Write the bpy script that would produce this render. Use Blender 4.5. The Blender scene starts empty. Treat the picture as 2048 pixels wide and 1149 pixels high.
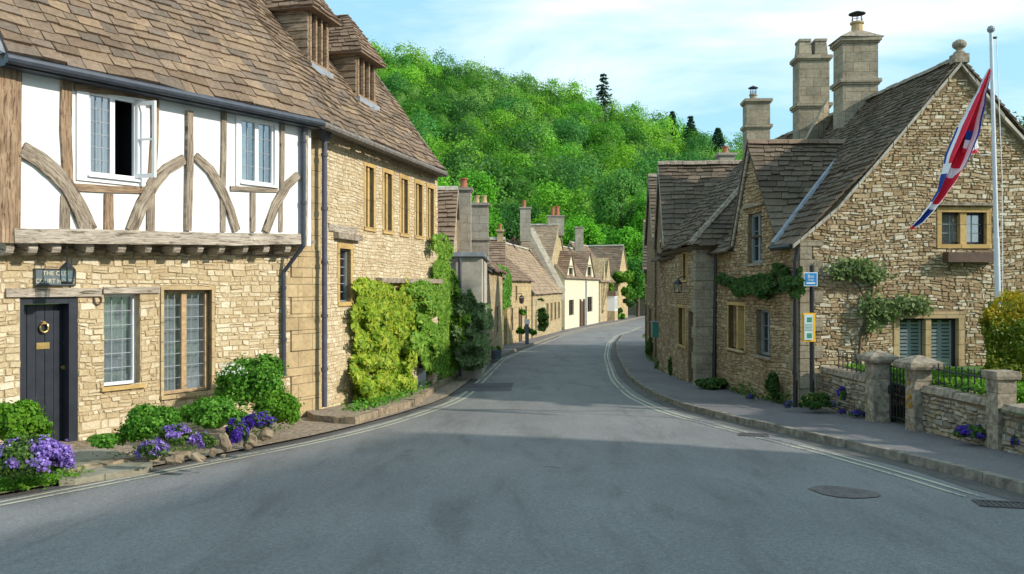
import bpy, math, random
import numpy as np
from mathutils import Vector, Matrix, noise
from mathutils.geometry import tessellate_polygon
V = Vector
random.seed(7)
RNG = np.random.default_rng(7)
SC = bpy.context.scene
COL = SC.collection
R = math.radians

# ------------------------------------------------------------ camera, sky, sun, exposure
EYE = 1.75
FPX = 2048*30/36.0
cd = bpy.data.cameras.new('camera')
cd.lens = 30; cd.sensor_width = 36; cd.clip_end = 2000; cd.clip_start = .05
cam = bpy.data.objects.new('camera', cd); COL.objects.link(cam)
cam.location = (0, 0, EYE); cam.rotation_euler = (R(90), 0, 0)
SC.camera = cam

SUN_DIR = V((.93, -.37, 0)).normalized()
SUN_EL = R(29)
sd = bpy.data.lights.new('sun', 'SUN'); sd.energy = 3.8; sd.angle = R(1.4); sd.color = (1, .93, .82)
so = bpy.data.objects.new('sun', sd); COL.objects.link(so)
to_sun = V((SUN_DIR.x*math.cos(SUN_EL), SUN_DIR.y*math.cos(SUN_EL), math.sin(SUN_EL)))
so.rotation_euler = to_sun.to_track_quat('Z', 'Y').to_euler()
so.location = (30, -10, 40)

W = bpy.data.worlds.new('World'); SC.world = W; W.use_nodes = True
wt = W.node_tree; wt.nodes.clear()
def wn(t): return wt.nodes.new(t)
wo = wn('ShaderNodeOutputWorld'); bg = wn('ShaderNodeBackground')
sky = wn('ShaderNodeTexSky'); sky.sky_type = 'NISHITA'; sky.sun_disc = False
sky.sun_elevation = SUN_EL; sky.sun_rotation = math.atan2(SUN_DIR.x, SUN_DIR.y)
sky.air_density = 1.0; sky.dust_density = 1.2; sky.ozone_density = 1.5
tc = wn('ShaderNodeTexCoord'); mp = wn('ShaderNodeMapping'); mp.inputs['Scale'].default_value = (1.3, 1.3, 5.5)
mp.inputs['Location'].default_value = (.35, .2, .1)
nz = wn('ShaderNodeTexNoise'); nz.inputs['Scale'].default_value = 1.7; nz.inputs['Detail'].default_value = 9
nz.inputs['Roughness'].default_value = .55; nz.inputs['Distortion'].default_value = .35
cr = wn('ShaderNodeValToRGB'); cr.color_ramp.elements[0].position = .43; cr.color_ramp.elements[1].position = .74
mx = wn('ShaderNodeMix'); mx.data_type = 'RGBA'
mx.inputs[7].default_value = (7.3, 7.6, 7.75, 1)
wt.links.new(tc.outputs['Generated'], mp.inputs[0]); wt.links.new(mp.outputs[0], nz.inputs['Vector'])
wt.links.new(nz.outputs[0], cr.inputs[0]); wt.links.new(cr.outputs[0], mx.inputs[0])
hs = wn('ShaderNodeMix'); hs.data_type = 'RGBA'; hs.inputs[0].default_value = .6
hs.inputs[7].default_value = (2.9, 5.7, 6.9, 1)
wt.links.new(sky.outputs[0], hs.inputs[6]); wt.links.new(hs.outputs[2], mx.inputs[6])
wt.links.new(mx.outputs[2], bg.inputs[0]); bg.inputs[1].default_value = .15
wt.links.new(bg.outputs[0], wo.inputs[0])
SC.view_settings.view_transform = 'Standard'; SC.view_settings.look = 'None'
SC.view_settings.gamma = 1; SC.view_settings.use_curve_mapping = False
SC.view_settings.exposure = .27

# ------------------------------------------------------------ layout helpers
ZT = [(-60, 2.0), (0, 0), (20, -.84), (27, -1.05), (35, -1.2), (50, -1.5), (70, -1.85), (85, -1.92), (105, -2.0), (900, -2.0)]
def interp(t, x):
    if x <= t[0][0]: return t[0][1]
    for (a, b), (c, d) in zip(t, t[1:]):
        if x <= c: return b+(d-b)*(x-a)/(c-a)
    return t[-1][1]
def zg(y): return interp(ZT, y)
def at(px, py, Y):
    return V(((px-1024)/FPX*Y, Y, EYE-(py-574.5)/FPX*Y))
def gnd(px, py, dz=0):                       # the street point seen at that pixel
    k = (py-574.5)/FPX; lo, hi = 1., 300.
    for _ in range(50):
        m = (lo+hi)/2
        if EYE-k*m > zg(m)+dz: lo = m
        else: hi = m
    return V(((px-1024)/FPX*lo, lo, zg(lo)+dz))
ROAD_L = [(-40, -29), (0, -9.5), (8.4, -5.22), (11.5, -3.7), (13.5, -2.8), (17.5, -1.85), (19.8, -1.5), (27, -1.1), (35, -.66), (47, 1.2), (60, 3.3), (73, 6.1), (83, 9.5), (105, 15.9), (130, 26)]
ROAD_R = [(-40, 9), (0, 6.4), (8.6, 5.2), (9.4, 5.07), (10.7, 4.97), (12, 4.6), (13.5, 4.25), (16.5, 3.52), (20.5, 3.3), (25.5, 3.45), (36.5, 4.45), (48, 5.85), (60, 7.8), (77, 12), (105, 21), (130, 32)]
def rl(y):
    return sum(interp(ROAD_L, y+d) for d in (-1.2, -.4, .4, 1.2))/4
def rr(y):
    return sum(interp(ROAD_R, y+d) for d in (-1.2, -.4, .4, 1.2))/4

# ------------------------------------------------------------ materials
def newmat(name):
    m = bpy.data.materials.new(name); m.use_nodes = True
    t = m.node_tree; b = t.nodes['Principled BSDF']
    def node(ty, ins=None, **kw):
        n = t.nodes.new(ty)
        for k, v in kw.items(): setattr(n, k, v)
        for k, v in (ins or {}).items():
            s = n.inputs[k]
            if hasattr(v, 'is_output') or isinstance(v, bpy.types.NodeSocket): t.links.new(v, s)
            else: s.default_value = v
        return n
    def setb(**kw):
        for k, v in kw.items():
            s = b.inputs[k.replace('_', ' ')]
            if isinstance(v, bpy.types.NodeSocket): t.links.new(v, s)
            else: s.default_value = v
    return m, t, b, node, setb
def ramp(node, fac, stops, interp='LINEAR'):
    n = node('ShaderNodeValToRGB', {0: fac}); r = n.color_ramp; r.interpolation = interp
    while len(r.elements) < len(stops): r.elements.new(.5)
    for e, (p, c) in zip(r.elements, stops):
        e.position = p; e.color = (*c, 1) if len(c) == 3 else c
    return n.outputs[0]
def mixc(node, fac, a, b, mode='MIX'):
    n = node('ShaderNodeMix', data_type='RGBA', blend_type=mode)
    for i, v in ((0, fac), (6, a), (7, b)):
        if isinstance(v, bpy.types.NodeSocket): n.id_data.links.new(v, n.inputs[i])
        else: n.inputs[i].default_value = v if i == 0 else (*v, 1)
    return n.outputs[2]
def mth(node, op, a, b=0., clamp=False):
    return node('ShaderNodeMath', {0: a, 1: b}, operation=op, use_clamp=clamp).outputs[0]

def stone(name, cols, mortar, sx=.24, sz=.095, rnd=.9, edge=.07, warp=.05, bump=.7, stain=(.6, .5, .4), stainamt=.45, course=True):
    """rubble: undulating courses of uneven length and height (or random rubble when course is False)"""
    m, t, b, node, setb = newmat(name)
    uv = node('ShaderNodeTexCoord').outputs['UV']
    def noisev(sc, amp, det=2.):
        w = node('ShaderNodeTexNoise', {'Vector': uv, 'Scale': sc, 'Detail': det}).outputs['Color']
        w = node('ShaderNodeVectorMath', {0: w, 1: (.5, .5, .5)}, operation='SUBTRACT').outputs[0]
        return node('ShaderNodeVectorMath', {0: w, 3: amp}, operation='SCALE').outputs[0]
    v = node('ShaderNodeVectorMath', {0: uv, 1: noisev(1.6, warp*3)}, operation='ADD').outputs[0]
    v = node('ShaderNodeVectorMath', {0: v, 1: noisev(11., warp*.75)}, operation='ADD').outputs[0]
    if course:
        sp = node('ShaderNodeSeparateXYZ', {0: v}); X, Z = sp.outputs[0], sp.outputs[1]
        zz = mth(node, 'ADD', mth(node, 'DIVIDE', Z, sz), mth(node, 'MULTIPLY', mth(node, 'SINE', mth(node, 'MULTIPLY', Z, 9.)), .7))
        xs = mth(node, 'DIVIDE', X, sx)
        cv = node('ShaderNodeCombineXYZ', {0: xs, 1: zz, 2: 0.}).outputs[0]
        v1 = node('ShaderNodeTexVoronoi', {'Vector': cv, 'Scale': 1., 'Randomness': rnd}, voronoi_dimensions='2D', distance='CHEBYCHEV')
        v2 = node('ShaderNodeTexVoronoi', {'Vector': cv, 'Scale': 1., 'Randomness': rnd}, voronoi_dimensions='2D', distance='CHEBYCHEV', feature='F2')
        sc = node('ShaderNodeSeparateColor', {0: v1.outputs['Color']})
        d = mth(node, 'SUBTRACT', v2.outputs['Distance'], v1.outputs['Distance'])
        d = mth(node, 'SUBTRACT', d, mth(node, 'MULTIPLY', sc.outputs[2], .06))
        ef = ramp(node, d, [(0, (0, 0, 0)), (edge, (.2, .2, .2)), (edge*3., (1, 1, 1))])
    else:
        v = node('ShaderNodeVectorMath', {0: v, 1: (1/sx, 1/sz, 1)}, operation='MULTIPLY').outputs[0]
        v1 = node('ShaderNodeTexVoronoi', {'Vector': v, 'Scale': 1., 'Randomness': rnd}, voronoi_dimensions='2D')
        v2 = node('ShaderNodeTexVoronoi', {'Vector': v, 'Scale': 1., 'Randomness': rnd}, voronoi_dimensions='2D', feature='DISTANCE_TO_EDGE')
        sc = node('ShaderNodeSeparateColor', {0: v1.outputs['Color']})
        ef = ramp(node, v2.outputs['Distance'], [(0, (0, 0, 0)), (edge, (.25, .25, .25)), (edge*2.2, (1, 1, 1))])
    n = len(cols)
    c = ramp(node, sc.outputs[0], [(i/(n-1), cols[i]) for i in range(n)])
    fine = node('ShaderNodeTexNoise', {'Vector': uv, 'Scale': 24., 'Detail': 7, 'Roughness': .75}).outputs[0]
    c = mixc(node, .6, c, ramp(node, fine, [(.28, (.22, .22, .22)), (.72, (.85, .85, .85))]), 'OVERLAY')
    big = node('ShaderNodeTexNoise', {'Vector': uv, 'Scale': .9, 'Detail': 6, 'Roughness': .7}).outputs[0]
    bf = ramp(node, big, [(.42, (0, 0, 0)), (.7, (1, 1, 1))])
    c = mixc(node, mth(node, 'MULTIPLY', bf, stainamt), c, stain, 'MULTIPLY')
    c = mixc(node, ef, mortar, c)
    h = mth(node, 'ADD', ef, mth(node, 'MULTIPLY', fine, .9))
    h = mth(node, 'ADD', h, mth(node, 'MULTIPLY', sc.outputs[1], .9))
    bm = node('ShaderNodeBump', {'Strength': bump, 'Distance': .022, 'Height': h}).outputs[0]
    setb(Base_Color=c, Roughness=.92, Normal=bm); b.inputs['Specular IOR Level'].default_value = .2
    return m
def rubble(name, cols, stain=(.7, .6, .48), stainamt=.5, dark=(.25, .2, .15), moss=None):
    """the faces of separately modelled stones"""
    cols = [tuple(x*.87+.13*(c_[0]*.3+c_[1]*.6+c_[2]*.1) for x in c_) for c_ in cols]
    m, t, b, node, setb = newmat(name)
    geo = node('ShaderNodeNewGeometry'); ob = node('ShaderNodeTexCoord').outputs['Object']
    n = len(cols); c = ramp(node, geo.outputs['Random Per Island'], [(i/(n-1), cols[i]) for i in range(n)])
    fine = node('ShaderNodeTexNoise', {'Vector': ob, 'Scale': 30., 'Detail': 8, 'Roughness': .78}).outputs[0]
    c = mixc(node, .7, c, ramp(node, fine, [(.28, (.2, .2, .2)), (.72, (.85, .85, .85))]), 'OVERLAY')
    mid = node('ShaderNodeTexNoise', {'Vector': ob, 'Scale': 7., 'Detail': 6, 'Roughness': .75}).outputs[0]
    c = mixc(node, mth(node, 'MULTIPLY', ramp(node, mid, [(.56, (0, 0, 0)), (.7, (1, 1, 1))]), .55), c, dark)
    big = node('ShaderNodeTexNoise', {'Vector': ob, 'Scale': .9, 'Detail': 7, 'Roughness': .72}).outputs[0]
    c = mixc(node, mth(node, 'MULTIPLY', ramp(node, big, [(.42, (0, 0, 0)), (.66, (1, 1, 1))]), stainamt), c, stain, 'MULTIPLY')
    setb(Base_Color=c, Roughness=.93, Normal=node('ShaderNodeBump', {'Strength': .8, 'Distance': .015, 'Height': mth(node, 'ADD', fine, mid)}).outputs[0])
    b.inputs['Specular IOR Level'].default_value = .15
    return m
def ashlar(name, c1, c2, bw=.55, bh=.3, mortar=(.2, .16, .1), noise_=.5):
    m, t, b, node, setb = newmat(name)
    uv = node('ShaderNodeTexCoord').outputs['UV']
    br = node('ShaderNodeTexBrick', {'Vector': uv, 'Color1': (*c1, 1), 'Color2': (*c2, 1), 'Mortar': (*mortar, 1), 'Scale': 1., 'Mortar Size': .007, 'Brick Width': bw, 'Row Height': bh, 'Bias': 0.})
    f = node('ShaderNodeTexNoise', {'Vector': uv, 'Scale': 14., 'Detail': 8, 'Roughness': .7}).outputs[0]
    g = node('ShaderNodeTexNoise', {'Vector': uv, 'Scale': 2.2, 'Detail': 6, 'Roughness': .6}).outputs[0]
    c = mixc(node, noise_, br.outputs[0], ramp(node, f, [(.25, (.25, .25, .25)), (.75, (.8, .8, .8))]), 'OVERLAY')
    c = mixc(node, mth(node, 'MULTIPLY', ramp(node, g, [(.45, (0, 0, 0)), (.68, (1, 1, 1))]), .5), c, (.45, .42, .36), 'MULTIPLY')
    h = mth(node, 'SUBTRACT', mth(node, 'MULTIPLY', f, .5), mth(node, 'MULTIPLY', br.outputs[1], .7))
    setb(Base_Color=c, Roughness=.9, Normal=node('ShaderNodeBump', {'Strength': .5, 'Distance': .015, 'Height': h}).outputs[0])
    b.inputs['Specular IOR Level'].default_value = .2
    return m
def tile(name, cols, lichen=(.55, .5, .42), amt=.35, moss=None):
    m, t, b, node, setb = newmat(name)
    geo = node('ShaderNodeNewGeometry')
    ob = node('ShaderNodeTexCoord').outputs['Object']
    n = len(cols)
    c = ramp(node, geo.outputs['Random Per Island'], [(i/(n-1), cols[i]) for i in range(n)])
    f = node('ShaderNodeTexNoise', {'Vector': ob, 'Scale': 16., 'Detail': 8, 'Roughness': .72}).outputs[0]
    g = node('ShaderNodeTexNoise', {'Vector': ob, 'Scale': 1.1, 'Detail': 5}).outputs[0]
    l = node('ShaderNodeTexNoise', {'Vector': ob, 'Scale': 5.5, 'Detail': 7, 'Roughness': .75}).outputs[0]
    c = mixc(node, .6, c, ramp(node, f, [(.25, (.2, .2, .2)), (.75, (.85, .85, .85))]), 'OVERLAY')
    c = mixc(node, .4, c, ramp(node, g, [(.3, (.25, .25, .25)), (.7, (.7, .7, .7))]), 'OVERLAY')
    c = mixc(node, mth(node, 'MULTIPLY', ramp(node, l, [(.6, (0, 0, 0)), (.74, (1, 1, 1))]), amt), c, lichen)
    if moss: 
        ms = node('ShaderNodeTexNoise', {'Vector': ob, 'Scale': 2.3, 'Detail': 6, 'Roughness': .7}).outputs[0]
        c = mixc(node, mth(node, 'MULTIPLY', ramp(node, ms, [(.58, (0, 0, 0)), (.7, (1, 1, 1))]), .6), c, moss)
    setb(Base_Color=c, Roughness=.9, Normal=node('ShaderNodeBump', {'Strength': .6, 'Distance': .012, 'Height': f}).outputs[0])
    b.inputs['Specular IOR Level'].default_value = .2
    return m
def plain(name, col, rough=.7, metal=0., var=.25, scale=8., bump=.2, bd=.005, uvst=None, col2=None):
    m, t, b, node, setb = newmat(name)
    tcn = node('ShaderNodeTexCoord')
    v = tcn.outputs['Object']
    if uvst: v = node('ShaderNodeMapping', {'Vector': tcn.outputs['UV'], 'Scale': (*uvst, 1)}).outputs[0]
    f = node('ShaderNodeTexNoise', {'Vector': v, 'Scale': scale, 'Detail': 7, 'Roughness': .65}).outputs[0]
    lo = tuple(x*(1-var) for x in col); hi = tuple(min(1, x*(1+var)) for x in (col2 or col))
    c = ramp(node, f, [(.3, lo), (.7, hi)])
    setb(Base_Color=c, Roughness=rough, Metallic=metal, Normal=node('ShaderNodeBump', {'Strength': bump, 'Distance': bd, 'Height': f}).outputs[0])
    if rough > .6: b.inputs['Specular IOR Level'].default_value = .25
    return m
def timber(name, c0, c1, c2):
    m, t, b, node, setb = newmat(name)
    uv = node('ShaderNodeTexCoord').outputs['UV']
    v = node('ShaderNodeMapping', {'Vector': uv, 'Scale': (2.2, 26., 1)}).outputs[0]
    w = node('ShaderNodeTexNoise', {'Vector': uv, 'Scale': 3.}).outputs['Color']
    v = node('ShaderNodeVectorMath', {0: v, 1: node('ShaderNodeVectorMath', {0: w, 3: 1.6}, operation='SCALE').outputs[0]}, operation='ADD').outputs[0]
    f = node('ShaderNodeTexNoise', {'Vector': v, 'Scale': 1.5, 'Detail': 9, 'Roughness': .7}).outputs[0]
    g = node('ShaderNodeTexNoise', {'Vector': uv, 'Scale': 2.5, 'Detail': 4}).outputs[0]
    c = ramp(node, f, [(.38, c0), (.47, c1), (.62, c2)])
    c = mixc(node, .5, c, ramp(node, g, [(.3, (.3, .27, .24)), (.7, (.75, .72, .7))]), 'OVERLAY')
    setb(Base_Color=c, Roughness=.85, Normal=node('ShaderNodeBump', {'Strength': .8, 'Distance': .015, 'Height': f}).outputs[0])
    b.inputs['Specular IOR Level'].default_value = .2
    return m
def leafm(name, cols, transl=.35, rough=.55, attr=False):
    m, t, b, node, setb = newmat(name)
    geo = node('ShaderNodeNewGeometry')
    n = len(cols)
    c = ramp(node, geo.outputs['Random Per Island'], [(i/(n-1), cols[i]) for i in range(n)])
    if attr:
        a = node('ShaderNodeAttribute', attribute_name='tint')
        c = mixc(node, 1., c, a.outputs['Color'], 'MULTIPLY')
    setb(Base_Color=c, Roughness=rough); b.inputs['Specular IOR Level'].default_value = .25
    tr = node('ShaderNodeBsdfTranslucent', {'Color': c})
    ms = node('ShaderNodeMixShader', {0: transl, 1: b.outputs[0], 2: tr.outputs[0]})
    t.links.new(ms.outputs[0], t.nodes['Material Output'].inputs[0])
    return m

M = {}
M['rub_left'] = stone('warm_rubble', [(.42, .31, .16), (.60, .49, .29), (.50, .38, .21), (.72, .62, .42), (.55, .44, .26), (.78, .71, .54)], (.37, .28, .165), sx=.19, sz=.085, rnd=.72, warp=.04, stain=(.68, .56, .44), stainamt=.55, bump=.9)
M['rub_wing'] = stone('pale_rubble', [(.50, .39, .23), (.60, .48, .30), (.55, .42, .25), (.70, .61, .43), (.57, .47, .30)], (.43, .33, .20), sx=.165, sz=.075, rnd=.72, edge=.06, warp=.04, stain=(.78, .68, .54), bump=.8)
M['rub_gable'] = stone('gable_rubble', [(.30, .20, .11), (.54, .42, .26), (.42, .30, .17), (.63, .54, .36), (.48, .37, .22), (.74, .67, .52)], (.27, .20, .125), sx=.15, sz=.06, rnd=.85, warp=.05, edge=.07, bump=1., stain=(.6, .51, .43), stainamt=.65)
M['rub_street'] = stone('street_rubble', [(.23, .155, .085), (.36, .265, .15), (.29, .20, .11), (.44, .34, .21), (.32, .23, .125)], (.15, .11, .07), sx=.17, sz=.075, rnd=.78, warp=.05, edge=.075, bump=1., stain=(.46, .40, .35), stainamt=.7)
M['rub_far'] = stone('far_rubble', [(.40, .30, .16), (.52, .42, .25), (.45, .34, .19), (.58, .5, .33)], (.30, .23, .14), sx=.3, sz=.12, stain=(.7, .6, .5))
M['rub_low'] = stone('garden_wall_rubble', [(.20, .17, .12), (.40, .34, .25), (.29, .23, .16), (.50, .44, .34), (.42, .32, .18), (.27, .24, .18)], (.14, .12, .09), sx=.22, sz=.09, rnd=1., warp=.09, bump=1., stain=(.5, .48, .42), stainamt=.7, course=False)
M['st_left'] = rubble('honey_rubble_stones', [(.46, .35, .19), (.60, .48, .28), (.53, .41, .23), (.69, .58, .38), (.57, .45, .26), (.50, .38, .20), (.74, .65, .46), (.62, .52, .33)], dark=(.40, .30, .18))
M['st_wing'] = rubble('pale_rubble_stones', [(.50, .38, .21), (.62, .49, .29), (.55, .42, .24), (.72, .62, .42), (.58, .47, .29), (.66, .55, .36)], dark=(.40, .30, .18), stainamt=.35)
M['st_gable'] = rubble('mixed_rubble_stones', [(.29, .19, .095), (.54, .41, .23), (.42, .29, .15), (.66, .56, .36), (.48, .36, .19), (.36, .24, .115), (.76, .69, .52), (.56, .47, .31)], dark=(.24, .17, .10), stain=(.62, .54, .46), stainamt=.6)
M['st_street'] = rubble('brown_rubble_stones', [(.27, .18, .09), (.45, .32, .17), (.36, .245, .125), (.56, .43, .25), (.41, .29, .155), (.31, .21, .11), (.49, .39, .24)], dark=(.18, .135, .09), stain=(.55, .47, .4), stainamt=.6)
M['mo_left'] = plain('honey_lime_mortar', (.41, .315, .19), .95, var=.3, scale=9, bump=.8, bd=.02)
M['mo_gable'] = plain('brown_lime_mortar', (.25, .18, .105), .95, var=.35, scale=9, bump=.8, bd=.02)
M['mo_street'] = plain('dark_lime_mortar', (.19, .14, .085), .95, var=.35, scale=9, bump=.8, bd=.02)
M['ash_warm'] = ashlar('warm_ashlar', (.50, .38, .21), (.42, .31, .17))
M['ash_yel'] = ashlar('honey_dressed_stone', (.56, .38, .15), (.50, .34, .14), 1.2, .6)
M['ash_grey'] = ashlar('weathered_ashlar', (.37, .315, .225), (.27, .235, .175), .38, .24, noise_=.75)
M['ash_far'] = ashlar('grey_chimney_stone', (.36, .33, .27), (.30, .27, .22), .5, .3)
M['coping'] = plain('weathered_coping_stone', (.23, .18, .13), .9, var=.5, scale=9, bump=.8, bd=.02, col2=(.3, .25, .19))
M['pillar'] = plain('mottled_pillar_stone', (.20, .165, .115), .9, var=.6, scale=9, bump=.8, bd=.02, col2=(.31, .26, .195))
M['cream'] = plain('cream_render', (.60, .555, .40), .9, var=.12, scale=2.5)
M['greyrend'] = plain('grey_render', (.40, .36, .30), .9, var=.3, scale=2.2, col2=(.45, .41, .34))
M['plaster'] = plain('white_plaster', (.79, .79, .77), .9, var=.07, scale=1.7, bump=.35, bd=.02)
M['tile_left'] = tile('brown_stone_tiles', [(.15, .105, .07), (.22, .155, .105), (.185, .135, .098), (.255, .18, .115), (.14, .112, .088), (.235, .17, .12), (.285, .20, .125)], lichen=(.48, .43, .35), amt=.5)
M['tile_right'] = tile('dark_stone_tiles', [(.085, .064, .045), (.15, .115, .08), (.115, .086, .06), (.185, .14, .10), (.10, .082, .063)], lichen=(.40, .36, .28), amt=.5, moss=(.10, .09, .045))
M['tile_mid'] = tile('umber_stone_tiles', [(.17, .115, .08), (.25, .175, .12), (.21, .145, .10), (.29, .21, .15)], lichen=(.42, .37, .3), amt=.3)
M['tile_far'] = tile('russet_roof_tiles', [(.25, .18, .12), (.32, .235, .155), (.28, .20, .135), (.36, .27, .185)], lichen=(.42, .38, .3), amt=.25)
M['oak'] = timber('weathered_oak', (.075, .058, .042), (.24, .195, .145), (.40, .35, .28))
M['oak_warm'] = timber('warm_oak', (.085, .05, .03), (.26, .175, .11), (.38, .285, .19))
M['oak_pale'] = timber('silvered_oak', (.10, .08, .062), (.34, .295, .235), (.50, .455, .39))
M['board'] = timber('dormer_boarding', (.09, .065, .045), (.25, .19, .13), (.36, .29, .21))
M['white'] = plain('white_gloss_paint', (.82, .82, .82), .35, var=.03)
M['cwood'] = plain('tan_casement_wood', (.42, .28, .15), .6, var=.35, scale=12)
M['black'] = plain('black_iron', (.018, .018, .022), .45, var=.3, scale=20)
M['gutter'] = plain('dark_blue_grey_gutter', (.045, .055, .075), .45, var=.3)
M['pipe'] = plain('slate_downpipe', (.075, .075, .10), .5, var=.25)
M['lead'] = plain('grey_lead', (.26, .28, .31), .55, var=.3, scale=5)
M['oldgutter'] = plain('weathered_iron_gutter', (.17, .15, .13), .7, var=.5, scale=12)
M['door'] = plain('black_door_paint', (.022, .026, .036), .38, var=.3, scale=6)
M['brass'] = plain('brass', (.75, .52, .2), .3, .9, var=.1)
M['brownw'] = plain('brown_door_wood', (.09, .05, .03), .6, var=.4)
M['leadbar'] = plain('lead_came', (.32, .34, .36), .5, var=.2)
M['greyframe'] = plain('grey_painted_frame', (.22, .25, .26), .5, var=.15)
M['curtain'] = plain('net_curtain', (.62, .68, .68), .9, var=.1, scale=3)
M['blind'] = plain('pale_blue_shutter_paint', (.80, .88, .90), .5, var=.03)
M['dark'] = plain('room_shade_black', (.012, .012, .014), .9, var=.2)  # near-black colour standing in for the shade of unlit rooms
M['pot'] = plain('terracotta', (.36, .125, .075), .8, var=.3)
M['potbuff'] = plain('buff_clay', (.45, .33, .17), .8, var=.25)
M['mortar'] = plain('pale_mortar', (.42, .38, .31), .9, var=.3, scale=6, bump=.5)
M['rock'] = plain('garden_rock', (.25, .19, .125), .9, var=.5, scale=6, bump=.9, bd=.02)
M['kerb'] = plain('kerb_stone', (.17, .148, .118), .9, var=.5, scale=6, bump=.7, bd=.015, col2=(.22, .195, .16))
M['kerb_warm'] = plain('mossy_kerb_stone', (.21, .165, .105), .9, var=.55, scale=7, bump=.9, bd=.02, col2=(.27, .21, .14))
M['planter'] = plain('blue_grey_planter', (.10, .13, .17), .6, var=.2)
M['steelwhite'] = plain('white_flagpole_paint', (.62, .66, .70), .35, var=.08)
M['bluesign'] = plain('blue_sign', (.03, .25, .55), .4, var=.04)
M['yellow'] = plain('yellow_case', (.85, .45, .02), .45, var=.04)
M['paper'] = plain('timetable_paper', (.6, .7, .72), .6, var=.06)
M['greenprint'] = plain('green_print', (.05, .28, .14), .6, var=.05)
M['signwhite'] = plain('white_lettering', (.8, .8, .8), .6, var=.03)
M['signgold'] = plain('cream_lettering', (.62, .56, .38), .6, var=.05)
M['signboard'] = plain('dark_sign_board', (.10, .13, .14), .6, var=.2)
M['f_red'] = plain('flag_red', (.62, .02, .05), .8, var=.06)
M['f_blue'] = plain('flag_blue', (.015, .05, .26), .8, var=.06)
M['f_white'] = plain('flag_white', (.75, .75, .78), .8, var=.04)
M['soil'] = plain('soil_and_gravel', (.19, .14, .095), .95, var=.5, scale=14, bump=1., bd=.02, col2=(.30, .24, .18))
M['flag_stone'] = ashlar('path_slabs', (.30, .27, .21), (.25, .23, .17), .8, .55, (.10, .11, .05), .6)
M['grassg'] = plain('grassy_ground', (.07, .14, .03), .95, var=.4, scale=3, bump=.8, bd=.03)
M['bark'] = plain('bark', (.12, .09, .065), .9, var=.4, scale=10, bump=.8, bd=.02)
M['metal_green'] = plain('green_plaque_paint', (.07, .26, .20), .5, var=.08)
def glassm(name, tint, gl=.2):
    m, t, b, node, setb = newmat(name)
    g = node('ShaderNodeBsdfGlossy', {'Color': (.9, .95, 1, 1), 'Roughness': .03})
    nb = node('ShaderNodeTexNoise', {'Vector': node('ShaderNodeTexCoord').outputs['Object'], 'Scale': 3.})
    t.links.new(node('ShaderNodeBump', {'Strength': .15, 'Distance': .02, 'Height': nb.outputs[0]}).outputs[0], g.inputs['Normal'])
    tr = node('ShaderNodeBsdfTransparent', {'Color': (*tint, 1)})
    ms = node('ShaderNodeMixShader', {0: gl, 1: tr.outputs[0], 2: g.outputs[0]})
    t.links.new(ms.outputs[0], t.nodes['Material Output'].inputs[0])
    return m
M['glass'] = glassm('window_glass', (.84, .86, .87), .2)

def asphalt(name, base, lightv, streak):
    m, t, b, node, setb = newmat(name)
    ob = node('ShaderNodeTexCoord').outputs['Object']
    f = node('ShaderNodeTexNoise', {'Vector': ob, 'Scale': 90., 'Detail': 4, 'Roughness': .8}).outputs[0]
    g = node('ShaderNodeTexNoise', {'Vector': node('ShaderNodeMapping', {'Vector': ob, 'Scale': streak, 'Rotation': (0, 0, .12)}).outputs[0], 'Scale': 1., 'Detail': 7, 'Roughness': .62, 'Distortion': .6}).outputs[0]
    k = node('ShaderNodeTexNoise', {'Vector': ob, 'Scale': .35, 'Detail': 5}).outputs[0]
    c = ramp(node, g, [(.3, tuple(x*.72 for x in base)), (.45, base), (.65, lightv)])
    c = mixc(node, .3, c, ramp(node, k, [(.35, (.34, .34, .36)), (.65, (.66, .66, .64))]), 'OVERLAY')
    c = mixc(node, .5, c, ramp(node, f, [(.3, (.12, .12, .12)), (.7, (.88, .88, .88))]), 'OVERLAY')
    sp = node('ShaderNodeTexNoise', {'Vector': ob, 'Scale': 28., 'Detail': 6, 'Roughness': .9}).outputs[0]
    c = mixc(node, .55, c, ramp(node, sp, [(.4, (.28, .28, .28)), (.6, (.72, .72, .72))]), 'OVERLAY')
    tar = node('ShaderNodeTexNoise', {'Vector': node('ShaderNodeMapping', {'Vector': ob, 'Scale': (2.6, .5, 1), 'Rotation': (0, 0, -.25)}).outputs[0], 'Scale': 1., 'Detail': 8, 'Roughness': .7, 'Distortion': .8}).outputs[0]
    c = mixc(node, mth(node, 'MULTIPLY', ramp(node, tar, [(.56, (0, 0, 0)), (.68, (1, 1, 1))]), .4), c, (.55, .53, .55), 'MULTIPLY')
    setb(Base_Color=c, Roughness=.82, Normal=node('ShaderNodeBump', {'Strength': .45, 'Distance': .006, 'Height': f}).outputs[0])
    b.inputs['Specular IOR Level'].default_value = .35
    return m
M['road'] = asphalt('worn_asphalt', (.178, .172, .168), (.20, .194, .19), (1.6, .4, 1))
M['pave'] = asphalt('pavement_asphalt', (.150, .137, .138), (.175, .163, .162), (.8, .5, 1))
M['patch'] = asphalt('patched_asphalt', (.085, .075, .085), (.11, .10, .105), (1, 1, 1))
M['cover'] = plain('rusty_iron_cover', (.10, .085, .08), .75, var=.5, scale=40, bump=1., bd=.01)
M['patchred'] = asphalt('reddish_road_repair', (.125, .105, .098), (.175, .15, .14), (6, 6, 1))

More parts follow.
